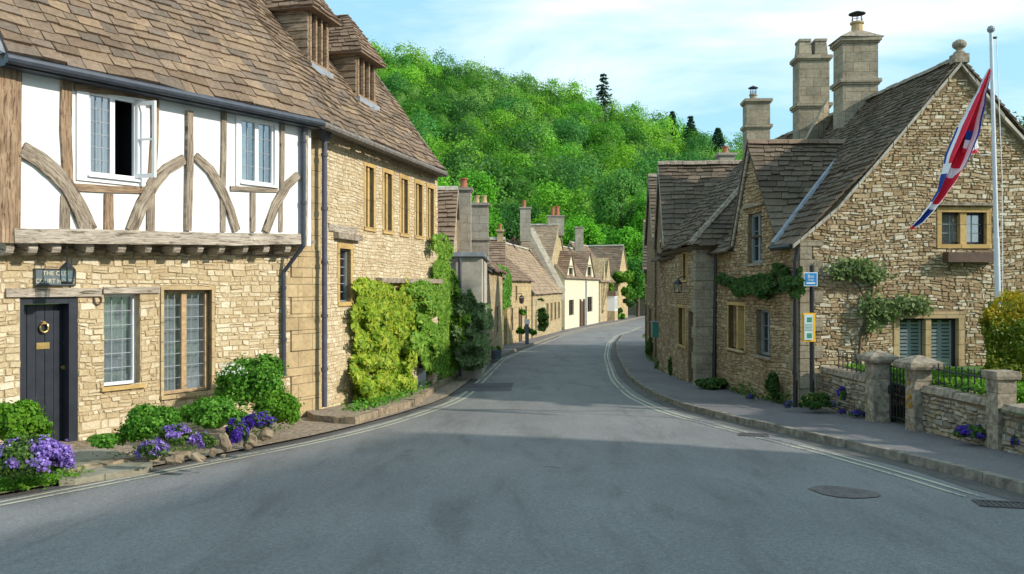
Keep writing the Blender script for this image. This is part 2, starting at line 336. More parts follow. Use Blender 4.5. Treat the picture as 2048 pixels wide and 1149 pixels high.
def paint(name, col, wear):
    m, t, b, node, setb = newmat(name)
    ob = node('ShaderNodeTexCoord').outputs['Object']
    f = node('ShaderNodeTexNoise', {'Vector': ob, 'Scale': 22., 'Detail': 8, 'Roughness': .8}).outputs[0]
    g = node('ShaderNodeTexNoise', {'Vector': ob, 'Scale': 1.3, 'Detail': 3}).outputs[0]
    k = mth(node, 'ADD', f, mth(node, 'MULTIPLY', mth(node, 'SUBTRACT', g, .5), .6))
    c = ramp(node, k, [(wear-.06, (.13, .135, .15)), (wear+.05, col)])
    setb(Base_Color=c, Roughness=.8); b.inputs['Specular IOR Level'].default_value = .3
    return m
M['line'] = paint('faded_yellow_line_paint', (.46, .44, .33), .44)
M['whiteline'] = paint('worn_white_paint', (.42, .42, .42), .5)
# leaf materials
M['l_creeper'] = leafm('yellow_green_creeper', [(.22, .38, .03), (.44, .58, .05), (.11, .24, .02), (.62, .64, .08), (.30, .48, .04)], .45)
M['l_climb'] = leafm('mid_green_climber', [(.08, .22, .02), (.26, .46, .05), (.12, .29, .03), (.40, .54, .08)], .42)
M['l_dark'] = leafm('dark_green_leaves', [(.025, .07, .015), (.06, .13, .02), (.04, .10, .02), (.09, .17, .03)], .3)
M['l_grey'] = leafm('grey_green_leaves', [(.18, .29, .09), (.30, .42, .18), (.13, .23, .06), (.42, .49, .30)], .4)
M['l_bright'] = leafm('bright_green_leaves', [(.10, .26, .015), (.16, .36, .02), (.07, .20, .015), (.22, .42, .03)], .4)
M['l_mid'] = leafm('green_bush_leaves', [(.06, .22, .018), (.14, .37, .03), (.035, .13, .012), (.21, .46, .05), (.09, .28, .025)], .4)
M['l_gold'] = leafm('golden_yew_tips', [(.42, .27, .012), (.52, .37, .015), (.32, .30, .015), (.28, .32, .02), (.5, .30, .01)], .35)
M['l_yew'] = leafm('dark_yew_leaves', [(.06, .12, .01), (.17, .22, .015), (.09, .16, .01), (.34, .34, .03)], .35)
M['l_vine'] = leafm('pale_vine_leaves', [(.13, .21, .05), (.24, .33, .10), (.09, .16, .04), (.34, .40, .20)], .35)
M['l_weed'] = leafm('weed_leaves', [(.07, .15, .03), (.13, .22, .04), (.05, .11, .03)], .3)
M['fl_purple'] = leafm('purple_petals', [(.24, .14, .52), (.38, .25, .70), (.20, .11, .44), (.52, .40, .82)], .3)
M['fl_deep'] = leafm('deep_violet_petals', [(.08, .03, .36), (.14, .06, .52), (.06, .025, .26)], .3)
M['fl_yellow'] = leafm('yellow_petals', [(.7, .6, .02), (.6, .5, .05)], .2)
M['fl_white'] = leafm('white_petals', [(.75, .78, .72), (.6, .65, .55)], .2)
M['l_tree'] = leafm('woodland_leaves', [(.82, .84, .75), (1.05, 1.05, 1.), (.9, .94, .85), (1.18, 1.15, 1.1)], .42, attr=True)
M['l_lichen'] = plain('orange_lichen', (.50, .25, .03), .9, var=.3)

# ------------------------------------------------------------ mesh builder
class MB:
    def __init__(s): s.v = []; s.f = []; s.m = []; s.uv = []
    def face(s, pts, mi=0, uv=None):
        i = len(s.v); s.v += [tuple(p) for p in pts]; s.f.append(tuple(range(i, i+len(pts)))); s.m.append(mi); s.uv.append(uv)
    def hexa(s, p, mi=0, skip=(), uvs=None):      # p: 0-3 bottom ring, 4-7 top ring
        i = len(s.v); s.v += [tuple(q) for q in p]
        for k, q in enumerate(((0, 3, 2, 1), (4, 5, 6, 7), (0, 1, 5, 4), (1, 2, 6, 5), (2, 3, 7, 6), (3, 0, 4, 7))):
            if k in skip: continue
            s.f.append(tuple(i+j for j in q)); s.m.append(mi); s.uv.append(None)
    def box(s, a, b, mi=0):
        x0, y0, z0 = a; x1, y1, z1 = b
        s.hexa([(x0, y0, z0), (x1, y0, z0), (x1, y1, z0), (x0, y1, z0), (x0, y0, z1), (x1, y0, z1), (x1, y1, z1), (x0, y1, z1)], mi)
    def tube(s, pts, r, n=8, mi=0, cap=True):
        pts = [V(p) for p in pts]; rs = r if isinstance(r, (list, tuple)) else [r]*len(pts)
        base = len(s.v)
        for k, p in enumerate(pts):
            d = (pts[min(k+1, len(pts)-1)]-pts[max(k-1, 0)]).normalized()
            a = d.orthogonal().normalized() if abs(d.z) > .95 or True else 0
            ref = V((0, 0, 1)) if abs(d.z) < .9 else V((1, 0, 0))
            a = d.cross(ref).normalized(); b = d.cross(a)
            for j in range(n):
                t = 2*math.pi*j/n
                s.v.append(tuple(p+a*math.cos(t)*rs[k]+b*math.sin(t)*rs[k]))
        for k in range(len(pts)-1):
            for j in range(n):
                s.f.append((base+k*n+j, base+k*n+(j+1) % n, base+(k+1)*n+(j+1) % n, base+(k+1)*n+j)); s.m.append(mi); s.uv.append(None)
        if cap:
            s.f.append(tuple(base+j for j in range(n))[::-1]); s.m.append(mi); s.uv.append(None)
            s.f.append(tuple(base+(len(pts)-1)*n+j for j in range(n))); s.m.append(mi); s.uv.append(None)
    def lathe(s, c, prof, n=16, mi=0, sx=1, sy=1):
        c = V(c); base = len(s.v)
        for r, z in prof:
            for j in range(n):
                t = 2*math.pi*j/n
                s.v.append((c.x+math.cos(t)*r*sx, c.y+math.sin(t)*r*sy, c.z+z))
        for k in range(len(prof)-1):
            for j in range(n):
                s.f.append((base+k*n+j, base+k*n+(j+1) % n, base+(k+1)*n+(j+1) % n, base+(k+1)*n+j)); s.m.append(mi); s.uv.append(None)
    def build(s, name, mats, parent=None, smooth=False):
        if not isinstance(mats, (list, tuple)): mats = [mats]
        off = V((0, 0, 0)); p = parent
        while p is not None: off += p.location; p = p.parent
        me = bpy.data.meshes.new(name)
        me.from_pydata([(a-off.x, b-off.y, c-off.z) for a, b, c in s.v], [], s.f)
        for m in mats: me.materials.append(M[m] if isinstance(m, str) else m)
        me.polygons.foreach_set('material_index', s.m)
        if smooth: me.polygons.foreach_set('use_smooth', [True]*len(s.f))
        ul = me.uv_layers.new(name='UVMap'); Z = V((0, 0, 1))
        flat = []
        for pl, uv in zip(me.polygons, s.uv):
            if uv: 
                for q in uv: flat += [q[0], q[1]]
                continue
            nn = pl.normal
            if abs(nn.z) > .97: t, b = V((1, 0, 0)), V((0, 1, 0))
            else: t = Z.cross(nn).normalized(); b = nn.cross(t)
            for vi in pl.vertices:
                co = me.vertices[vi].co+off; flat += [co.dot(t), co.dot(b)]
        ul.data.foreach_set('uv', flat)
        me.update()
        o = bpy.data.objects.new(name, me); COL.objects.link(o)
        if parent: o.parent = parent
        return o
def tag(o, label=None, cat=None, group=None, kind=None):
    if label: o['label'] = label
    if cat: o['category'] = cat
    if group: o['group'] = group
    if kind: o['kind'] = kind
    return o
def thing(name, loc, label, cat, group=None):
    o = bpy.data.objects.new(name, None); o.empty_display_size = .2; COL.objects.link(o)
    o.location = loc; return tag(o, label, cat, group)

def leaves(name, pts, nrm, size, mat, parent=None, jit=.7, tint=None, core=None, aspect=.62, extra=None):
    """many small folded leaf faces in one mesh; pts (N,3), nrm (N,3)"""
    pts = np.asarray(pts, float); nrm = np.asarray(nrm, float); N = len(pts)
    n = nrm+RNG.normal(0, jit, (N, 3)); n /= np.linalg.norm(n, axis=1)[:, None]+1e-9
    a = np.cross(n, RNG.normal(0, 1, (N, 3))); a /= np.linalg.norm(a, axis=1)[:, None]+1e-9
    b = np.cross(n, a)
    sz = (np.asarray(size)*RNG.uniform(.65, 1.35, N))[:, None] if np.ndim(size) == 0 else np.asarray(size)[:, None]*RNG.uniform(.7, 1.3, (N, 1))
    fold = n*sz*.18
    v = np.stack([pts-a*sz*.5, pts-b*sz*.5*aspect+fold, pts+a*sz*.5, pts+b*sz*.5*aspect+fold], 1).reshape(-1, 3)
    idx = np.arange(4*N)
    off = V((0, 0, 0)); p = parent
    while p is not None: off += p.location; p = p.parent
    cv = np.zeros((0, 3)); cf = []
    if core:
        for (cc, cr_) in core:
            i0 = 4*N+len(cv); vs = []
            for i in range(7):
                th = math.pi*i/6
                for j in range(10):
                    ph = 2*math.pi*j/10; k = 1+.25*noise.noise(V((math.cos(ph)*2+cc[0], math.sin(ph)*2+cc[1], i+cc[2])))
                    vs.append((cc[0]+cr_[0]*k*math.sin(th)*math.cos(ph), cc[1]+cr_[1]*k*math.sin(th)*math.sin(ph), cc[2]+cr_[2]*k*math.cos(th)))
            for i in range(6):
                for j in range(10): cf.append((i0+i*10+j, i0+i*10+(j+1) % 10, i0+(i+1)*10+(j+1) % 10, i0+(i+1)*10+j))
            cv = np.vstack([cv, np.array(vs)])
    allv = np.vstack([v, cv])-np.array(off)
    me = bpy.data.meshes.new(name)
    me.vertices.add(len(allv)); me.vertices.foreach_set('co', allv.astype(np.float32).ravel())
    nf = N+len(cf); me.loops.add(4*nf); me.polygons.add(nf)
    li = np.concatenate([idx, np.array(cf, int).ravel()]) if cf else idx
    me.loops.foreach_set('vertex_index', li.astype(np.int32))
    me.polygons.foreach_set('loop_start', np.arange(nf, dtype=np.int32)*4)
    mats = mat if isinstance(mat, (list, tuple)) else [mat]
    for m in mats: me.materials.append(M[m])
    if extra is not None:
        mi = np.zeros(nf, np.int32); mi[:N] = extra; me.polygons.foreach_set('material_index', mi)
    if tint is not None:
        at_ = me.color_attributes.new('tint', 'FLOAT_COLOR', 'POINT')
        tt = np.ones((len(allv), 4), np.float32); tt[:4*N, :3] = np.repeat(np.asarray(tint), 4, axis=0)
        if len(cv): tt[4*N:, :3] = np.mean(np.asarray(tint), axis=0)*.7  # cores tinted darker than the leaves, inner crown shade put into the colour
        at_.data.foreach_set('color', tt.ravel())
    me.update(calc_edges=True); me.validate()
    o = bpy.data.objects.new(name, me); COL.objects.link(o)
    if parent: o.parent = parent
    return o
def ball(n, c, r, up=0., inner=.8):
    """points through the outer shell of an ellipsoid with outward normals"""
    d = RNG.normal(0, 1, (n, 3)); d /= np.linalg.norm(d, axis=1)[:, None]
    d[:, 2] = np.where(d[:, 2] < up-.6, -d[:, 2], d[:, 2])
    k = RNG.uniform(inner, 1.04, n)[:, None]
    r = np.asarray(r, float)
    return np.asarray(c)+d*r*k, d
def blobs(n, c, r, k=8, sub=.45, up=0., seed=None):
    """uneven crown: k lobes round an ellipsoid, points on the lobes' outer surfaces"""
    rg = np.random.default_rng(seed) if seed is not None else RNG
    c = np.asarray(c, float); r = np.asarray(r, float) if np.ndim(r) else np.array([r]*3, float)
    P, Nn, cores = [], [], [(tuple(c), tuple(r*.48))]
    for i in range(k):
        d = rg.normal(0, 1, 3); d /= np.linalg.norm(d)
        if d[2] < up-.5: d[2] = -d[2]
        q = sub*rg.uniform(.65, 1.25); cc = c+d*r*(1-q*.8); rr_ = r*q
        m = n//k
        e = rg.normal(0, 1, (m, 3)); e /= np.linalg.norm(e, axis=1)[:, None]
        e = e+d*.45; e /= np.linalg.norm(e, axis=1)[:, None]
        kk = 1+.22*np.sin(e[:, :1]*5+i)*np.cos(e[:, 1:2]*6+i*2); P.append(cc+e*rr_*kk*(rg.uniform(.5, 1.05, (m, 1))+rg.exponential(.09, (m, 1)))); Nn.append(e+d*.3); cores.append((tuple(cc), tuple(rr_*.36)))
    return np.vstack(P), np.vstack(Nn), cores

# ------------------------------------------------------------ walls seen in the photograph, as planes in plan
class Wall:
    def __init__(s, p0, p1, side=None):
        s.o = V((p0[0], p0[1], 0)); d = V((p1[0]-p0[0], p1[1]-p0[1], 0)); s.L = d.length; s.u = d.normalized()
        s.n = V((s.u.y, -s.u.x, 0))
        tgt = V(side) if side else V((0, 0, 0))
        if s.n.dot(V((tgt[0], tgt[1], 0))-s.o) < 0: s.n = -s.n
        s.holes = []; s.excl = []
    def P(s, u, z, out=0.): return s.o+s.u*u+s.n*out+V((0, 0, z))
    def px(s, x, y, out=0.):
        d = V(((x-1024)/FPX, 1, -(y-574.5)/FPX)); c = V((0, 0, EYE)); o = s.o+s.n*out
        t = (o-c).dot(s.n)/d.dot(s.n); q = c+d*t
        return (q-o).dot(s.u), q.z
    def rect(s, x0, y0, x1, y1, out=0.):
        ym = (y0+y1)/2; ua = s.px(x0, ym, out)[0]; ub = s.px(x1, ym, out)[0]; xm = (x0+x1)/2
        return min(ua, ub), max(ua, ub), s.px(xm, y1, out)[1], s.px(xm, y0, out)[1]
    def bx(s, mb, u0, u1, z0, z1, o0, o1, mi=0):
        P = s.P; mb.hexa([P(u0, z0, o0), P(u1, z0, o0), P(u1, z0, o1), P(u0, z0, o1), P(u0, z1, o0), P(u1, z1, o0), P(u1, z1, o1), P(u0, z1, o1)], mi)
    def strip(s, mb, pts, w, o0, o1, mi=0, out=None, flip=False):
        """timber following pixel points; w = width in metres (one or list)"""
        q = [V((*s.px(x, y, o1 if out is None else out), 0)) for x, y in pts]
        # resample
        Q = []; 
        for a, b in zip(q, q[1:]):
            for k in range(3): Q.append(a.lerp(b, k/3))
        Q.append(q[-1]); n = len(Q); ws = w if isinstance(w, (list, tuple)) else [w, w]
        L = []; Rr = []; acc = [0]
        for i, p in enumerate(Q):
            d = (Q[min(i+1, n-1)]-Q[max(i-1, 0)]).normalized(); nn = V((-d.y, d.x, 0))
            t = i/(n-1); ww = interp([(k/(len(ws)-1), x) for k, x in enumerate(ws)], t)*(1+.12*noise.noise(V((p.x*2.3, p.y*2.3, 1.7))))
            L.append(p+nn*ww/2); Rr.append(p-nn*ww/2)
            if i: acc.append(acc[-1]+(p-Q[i-1]).length)
        r0 = random.random()*5
        for i in range(n-1):
            a, b, c, d = L[i], Rr[i], Rr[i+1], L[i+1]
            f = [s.P(p.x, p.y, o1) for p in (a, b, c, d)]; g = [s.P(p.x, p.y, o0) for p in (a, b, c, d)]
            uv = [(acc[i]+r0, 0+r0), (acc[i]+r0, .2+r0), (acc[i+1]+r0, .2+r0), (acc[i+1]+r0, 0+r0)]
            mb.face(f, mi, uv); mb.face([f[0], f[3], g[3], g[0]], mi, [uv[0], uv[3], uv[3], uv[0]]); mb.face([f[1], f[2], g[2], g[1]], mi, [uv[1], uv[2], uv[2], uv[1]])
            if i == 0: mb.face([f[0], f[1], g[1], g[0]], mi)
            if i == n-2: mb.face([f[2], f[3], g[3], g[2]], mi)
    def face(s, mb, poly, mi=0, out=0., reveal=.16):
        """wall face with its openings cut through"""
        rings = [[V((u, z, 0)) for u, z in poly]]
        for (u0, u1, z0, z1) in s.holes: rings.append([V((u0, z0, 0)), V((u0, z1, 0)), V((u1, z1, 0)), V((u1, z0, 0))])
        flat = [p for r in rings for p in r]
        for tri in tessellate_polygon(rings):
            mb.face([s.P(flat[i].x, flat[i].y, out) for i in tri], mi)
        for (u0, u1, z0, z1) in s.holes:
            c = [(u0, z0), (u1, z0), (u1, z1), (u0, z1)]
            for a, b in zip(c, c[1:]+c[:1]):
                mb.face([s.P(*a, out), s.P(*b, out), s.P(*b, out-reveal), s.P(*a, out-reveal)], mi)
    def stones(s, mb, poly, h=(.05, .11), l=(.1, .3), out=0., proud=(.006, .022), mi=1, excl=(), gap=.008, wob=.035, jit=.007):
        ex = list(s.excl)+list(s.holes)+list(excl)
        us = [p[0] for p in poly]; zs = [p[1] for p in poly]; umin, umax = min(us), max(us); z = min(zs)
        def inside(u, z_):
            c = False
            for i in range(len(poly)):
                (x0, y0), (x1, y1) = poly[i], poly[i-1]
                if (y0 > z_) != (y1 > z_) and u < (x1-x0)*(z_-y0)/(y1-y0)+x0: c = not c
            return c
        sd_ = random.uniform(0, 99); P = s.P; R_ = random.uniform
        def wz(u, z_): return z_+wob*noise.noise(V((u*.9, z_*.5, sd_)))+wob*.35*noise.noise(V((u*3.1, z_*2, sd_+7)))
        while z < max(zs):
            hh = R_(*h)*(1.25 if random.random() < .15 else 1); u = umin-R_(0, .2)
            while u < umax:
                w = R_(*l)*(hh/.08)**.4*(.55 if random.random() < .22 else 1)
                parts = [(u, u+w, z, z+hh)]
                if hh > .075 and random.random() < .25:
                    f = R_(.35, .65); parts = [(u, u+w, z, z+hh*f), (u, u+w, z+hh*f, z+hh)]
                for (a, b, c, d) in parts:
                    a = max(a, umin); b = min(b, umax)
                    for (e0, e1, e2, e3) in ex:
                        if a < e1 and b > e0 and c < e3-.01 and d > e2+.01:
                            mu, mz = (a+b)/2, (c+d)/2
                            if b-e1 > .05: a = max(a, e1)
                            elif e0-a > .05: b = min(b, e0)
                            elif d-e3 > .025: c = e3
                            elif e2-c > .025: d = e2
                            else: b = a
                    if b-a < .04 or d-c < .02: continue
                    if not (inside((a+b)/2, (c+d)/2) and inside(a+.02, d-.01) and inside(b-.02, d-.01)): continue
                    g = gap; o = out+R_(*proud); jj = [R_(-jit, jit) for _ in range(8)]; q = R_(.006, .013)
                    A = [(a+g/2+jj[0], c+g/2+jj[1]), (b-g/2+jj[2], c+g/2+jj[3]), (b-g/2+jj[4], d-g/2+jj[5]), (a+g/2+jj[6], d-g/2+jj[7])]
                    cu, cz = (a+b)/2, (c+d)/2
                    ring0 = [P(x, wz(x, y), out-.012) for x, y in A]; ring1 = []
                    for (x, y) in A:
                        ring1.append(P(x+(q if x < cu else -q), wz(x, y)+(q*.7 if y < cz else -q*.7), o+R_(-.003, .003)))
                    i = len(mb.v); mb.v += [tuple(p) for p in ring0+ring1]
                    for f in ((4, 5, 6, 7), (0, 1, 5, 4), (1, 2, 6, 5), (2, 3, 7, 6), (3, 0, 4, 7)): mb.f.append(tuple(i+k for k in f)); mb.m.append(mi); mb.uv.append(None)
                u += w
            z += hh
    def window(s, parent, r, lights=2, bars=(2, 3), rec=.1, fr=.045, fm='greyframe', surround=None, sill=None, curtain=None, out=0., barm=None, hole=True, mull=None, mullm=None, label=None, barw=.012, sw=.1, dark=True, hood=None, open_last=False):
        u0, u1, z0, z1 = r
        if hole: s.holes.append(r)
        k_ = sw+.015 if surround else .0; s.excl.append((u0-k_, u1+k_, z0-k_, z1+k_*1.15))
        f = MB(); w = u1-u0
        s.bx(f, u0, u0+fr, z0, z1, out-rec-.05, out-rec+.01); s.bx(f, u1-fr, u1, z0, z1, out-rec-.05, out-rec+.01)
        s.bx(f, u0+fr, u1-fr, z0, z0+fr, out-rec-.05, out-rec+.008); s.bx(f, u0+fr, u1-fr, z1-fr, z1, out-rec-.05, out-rec+.008)
        mw = mull or fr*1.1
        for k in range(1, lights):
            c = u0+w*k/lights; s.bx(f, c-mw/2, c+mw/2, z0+fr, z1-fr, out-rec-.05, out-rec+.006)
        o = f.build('window', fm, parent)
        if label: o['label'] = label
        ue = u0+w*(lights-1)/lights if open_last else u1-fr*.5; g = MB(); s.bx(g, u0+fr*.5, ue, z0+fr*.5, z1-fr*.5, out-rec-.034, out-rec-.028); g.build('pane', 'glass', o)
        if barm or bars:
            b = MB()
            for L in range(lights-(1 if open_last else 0)):
                a0 = u0+w*L/lights+fr*.8; a1 = u0+w*(L+1)/lights-fr*.8
                for i in range(1, bars[0]): c = a0+(a1-a0)*i/bars[0]; s.bx(b, c-barw/2, c+barw/2, z0+fr, z1-fr, out-rec-.027, out-rec-.016)
                for i in range(1, bars[1]): c = z0+fr+(z1-z0-2*fr)*i/bars[1]; s.bx(b, a0, a1, c-barw/2, c+barw/2, out-rec-.027, out-rec-.018)
            if b.v: b.build('glazing_bars', barm or fm, o)
        if mull and mullm:
            b = MB()
            for k in range(1, lights):
                c = u0+w*k/lights; s.bx(b, c-mw/2-.002, c+mw/2+.002, z0-.002, z1+.002, out-rec-.04, out-.02)
            b.build('mullion', mullm, o)
        if curtain:
            b = MB(); 
            for (c0, c1) in curtain:
                n = 14; a0 = u0+w*c0; a1 = u0+w*c1
                for i in range(n):
                    q0 = a0+(a1-a0)*i/n; q1 = a0+(a1-a0)*(i+1)/n
                    b.face([s.P(q0, z0+.02, out-rec-.11-.03*(i % 2)), s.P(q1, z0+.02, out-rec-.11-.03*((i+1) % 2)), s.P(q1, z1-.02, out-rec-.11-.03*((i+1) % 2)), s.P(q0, z1-.02, out-rec-.11-.03*(i % 2))])
            b.build('curtain', 'curtain', o)
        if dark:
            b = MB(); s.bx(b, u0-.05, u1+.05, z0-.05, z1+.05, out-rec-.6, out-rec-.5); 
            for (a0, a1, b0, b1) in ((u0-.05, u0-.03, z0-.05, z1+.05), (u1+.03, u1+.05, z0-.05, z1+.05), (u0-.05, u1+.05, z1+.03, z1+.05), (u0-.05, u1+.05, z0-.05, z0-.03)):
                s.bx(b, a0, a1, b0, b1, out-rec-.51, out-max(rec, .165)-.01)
            b.build('room_shade_box', 'dark', o)  # box behind the pane, the room's darkness put into its colour
        if surround:
            b = MB(); k = sw
            s.bx(b, u0-k, u0, z0-.0, z1, out-.14, out+.012); s.bx(b, u1, u1+k, z0-.0, z1, out-.14, out+.012)
            s.bx(b, u0-k-.01, u1+k+.01, z1, z1+k*1.1, out-.14, out+.016)
            s.bx(b, u0-k-.01, u1+k+.01, z0-k*.9, z0, out-.14, out+.03)
            b.build('surround', surround, o)
        if hood:
            b = MB(); s.bx(b, u0-.16, u1+.16, z1+.13, z1+.19, out-.05, out+.09); b.build('hood_mould', hood, o)
        if sill:
            b = MB(); s.bx(b, u0-.06, u1+.06, z0-.06, z0, out-.12, out+.06); b.build('sill', sill, o)
        return o

def tiles(mb, A, B, C, D, e0=.24, e1=.13, w0=.36, w1=.2, th=.028, und=.03, mi=0, jit=.018):
    """stone tiles on the patch A-B (eave) to D-C (ridge), courses getting smaller upwards"""
    A, B, C, D = V(A), V(B), V(C), V(D)
    n = (B-A).cross(D-A).normalized()
    if (B-A).length < 1e-4: n = (C-A).cross(D-A).normalized()
    if n.z < 0: n = -n
    S = ((D-A).length+(C-B).length)/2
    def pos(s, t, h=0.):
        p = A.lerp(B, s).lerp(D.lerp(C, s), t)
        return p+n*(h+und*noise.noise(p*.8)+und*.45*noise.noise(p*2.6+V((5, 1, 2))))
    # underlay
    k = 8
    for i in range(k):
        for j in range(k):
            mb.face([pos(i/k, j/k, -.035), pos((i+1)/k, j/k, -.035), pos((i+1)/k, (j+1)/k, -.035), pos(i/k, (j+1)/k, -.035)], mi)
    t = 0.; 
    while t < 1.:
        e = (e0+(e1-e0)*t)/S; w = w0+(w1-w0)*t
        L = (A.lerp(D, t)-B.lerp(C, t)).length
        m = max(1, int(round(L/w)))
        cuts = [0.]
        for i in range(1, m): cuts.append((i+random.uniform(-.28, .28)+(.5 if int(t/e) % 2 else 0.)*.6)/m)
        cuts = sorted(min(1, max(0, c)) for c in cuts)+[1.]
        for a, b in zip(cuts, cuts[1:]):
            if b-a < .02/max(L, .1): continue
            g = .006/max(L, .1)
            dt = (random.uniform(-jit, jit)*1.4-(.05 if random.random() < .02 else 0))/S; hh = th*random.uniform(.8, 1.7); dl = random.uniform(-.006, .006)
            t1 = min(1., t+e*1.18); ta = max(0, t-.0+dt) if t > 0 else t+dt*.6-.02/S
            s0, s1 = a+g, b-g
            tb = ta+random.uniform(-.9, .9)*jit/S
            mb.hexa([pos(s0, ta, -.01), pos(s1, tb, -.01), pos(s1, t1, -.03), pos(s0, t1, -.03),
                     pos(s0, ta, hh+dl), pos(s1, tb, hh-dl), pos(s1, t1, .004), pos(s0, t1, .004)], mi, skip=(0, 4))
        t += e
def ridge(mb, A, B, r=.09, seg=.4, mi=0):
    A, B = V(A), V(B); n = max(1, int((B-A).length/seg)); d = (B-A).normalized(); sd_ = d.cross(V((0, 0, 1))).normalized()
    for i in range(n):
        a = A.lerp(B, i/n)+V((0, 0, random.uniform(-.012, .012))); b = A.lerp(B, (i+.97)/n)+V((0, 0, random.uniform(-.012, .012)))
        pr = [(-r*1.5, -r*1.05), (-r*.75, .02), (0, r*.55), (r*.75, .02), (r*1.5, -r*1.05)]
        for (x0, z0), (x1, z1) in zip(pr, pr[1:]):
            mb.face([a+sd_*x0+V((0, 0, z0)), a+sd_*x1+V((0, 0, z1)), b+sd_*x1+V((0, 0, z1)), b+sd_*x0+V((0, 0, z0))], mi)
        mb.face([a+sd_*x+V((0, 0, z)) for x, z in pr], mi); mb.face([b+sd_*x+V((0, 0, z)) for x, z in pr][::-1], mi)
def chimney(parent, c, w, d, z0, z1, m='ash_grey', rot=0., caps=(1.,), pots=(), potm='pot', twin=False, cowl=False):
    """stack with string courses; c = centre in plan"""
    u = V((math.cos(rot), math.sin(rot), 0)); v = V((-u.y, u.x, 0)); c = V((c[0], c[1], 0))
    def bx(mb, hw, hd, a, b, cc=c, t=1., mi=0):
        r = [cc+u*x*hw+v*y*hd for x, y in ((-1, -1), (1, -1), (1, 1), (-1, 1))]; r2 = [cc+u*x*hw*t+v*y*hd*t for x, y in ((-1, -1), (1, -1), (1, 1), (-1, 1))]
        mb.hexa([p+V((0, 0, a)) for p in r]+[p+V((0, 0, b)) for p in r2], mi)
    b = MB(); bx(b, w/2, d/2, z0, z1)
    for f in caps:
        zc = z0+(z1-z0)*f; bx(b, w/2+.07, d/2+.07, zc-.04, zc+.05); bx(b, w/2+.035, d/2+.035, zc-.09, zc-.042)
    o = b.build('chimney', m, parent)
    if twin:
        b = MB()
        for k in (-1, 1): 
            cc = c+u*k*w*.26; bx(b, w*.215, d*.4, z1+.052, z1+.46, cc, .82); bx(b, w*.2, d*.37, z1+.46, z1+.53, cc)
        b.build('chimney_pot', m, o)
    for (k, h, r) in pots:
        b = MB(); b.lathe(c+u*k+V((0, 0, z1+.05)), [(r*1.15, 0), (r*1.1, .05), (r, .08), (r*.88, h-.06), (r*1.12, h-.04), (r*1.12, h), (r*.8, h), (r*.8, h-.2)], 12)
        po = b.build('chimney_pot', potm, o)
    if cowl:
        k, h, r = pots[0]; b = MB(); q = c+u*k+V((0, 0, z1+.05+h))
        for a in range(6):
            t = a*math.pi/3; p = q+V((math.cos(t)*r*.8, math.sin(t)*r*.8, 0)); b.tube([p, p+V((0, 0, .2))], .008, 5)
        b.lathe(q+V((0, 0, .2)), [(r*1.35, 0), (r*1.35, .015), (.01, .09)], 12); b.lathe(q+V((0, 0, .06)), [(r*.9, 0), (r*.9, .015)], 12)
        b.build('cowl', 'black', o)
    return o
def pipe(parent, pts, r=.035, m='pipe', name='downpipe', brackets=True):
    b = MB(); b.tube(pts, r, 10)
    o = b.build(name, m, parent, smooth=False)
    for a, c in zip(pts, pts[1:]):
        a, c = V(a), V(c)
        if brackets and (c-a).length > 1.5 and abs((c-a).normalized().z) > .9:
            n = int((c-a).length/1.2)
            for i in range(n+1):
                k = MB(); p = a.lerp(c, (i+.3)/(n+1)); k.tube([p-V((0, 0, .03)), p+V((0, 0, .03))], r*1.3, 10); k.build('bracket', m, o)
    return o

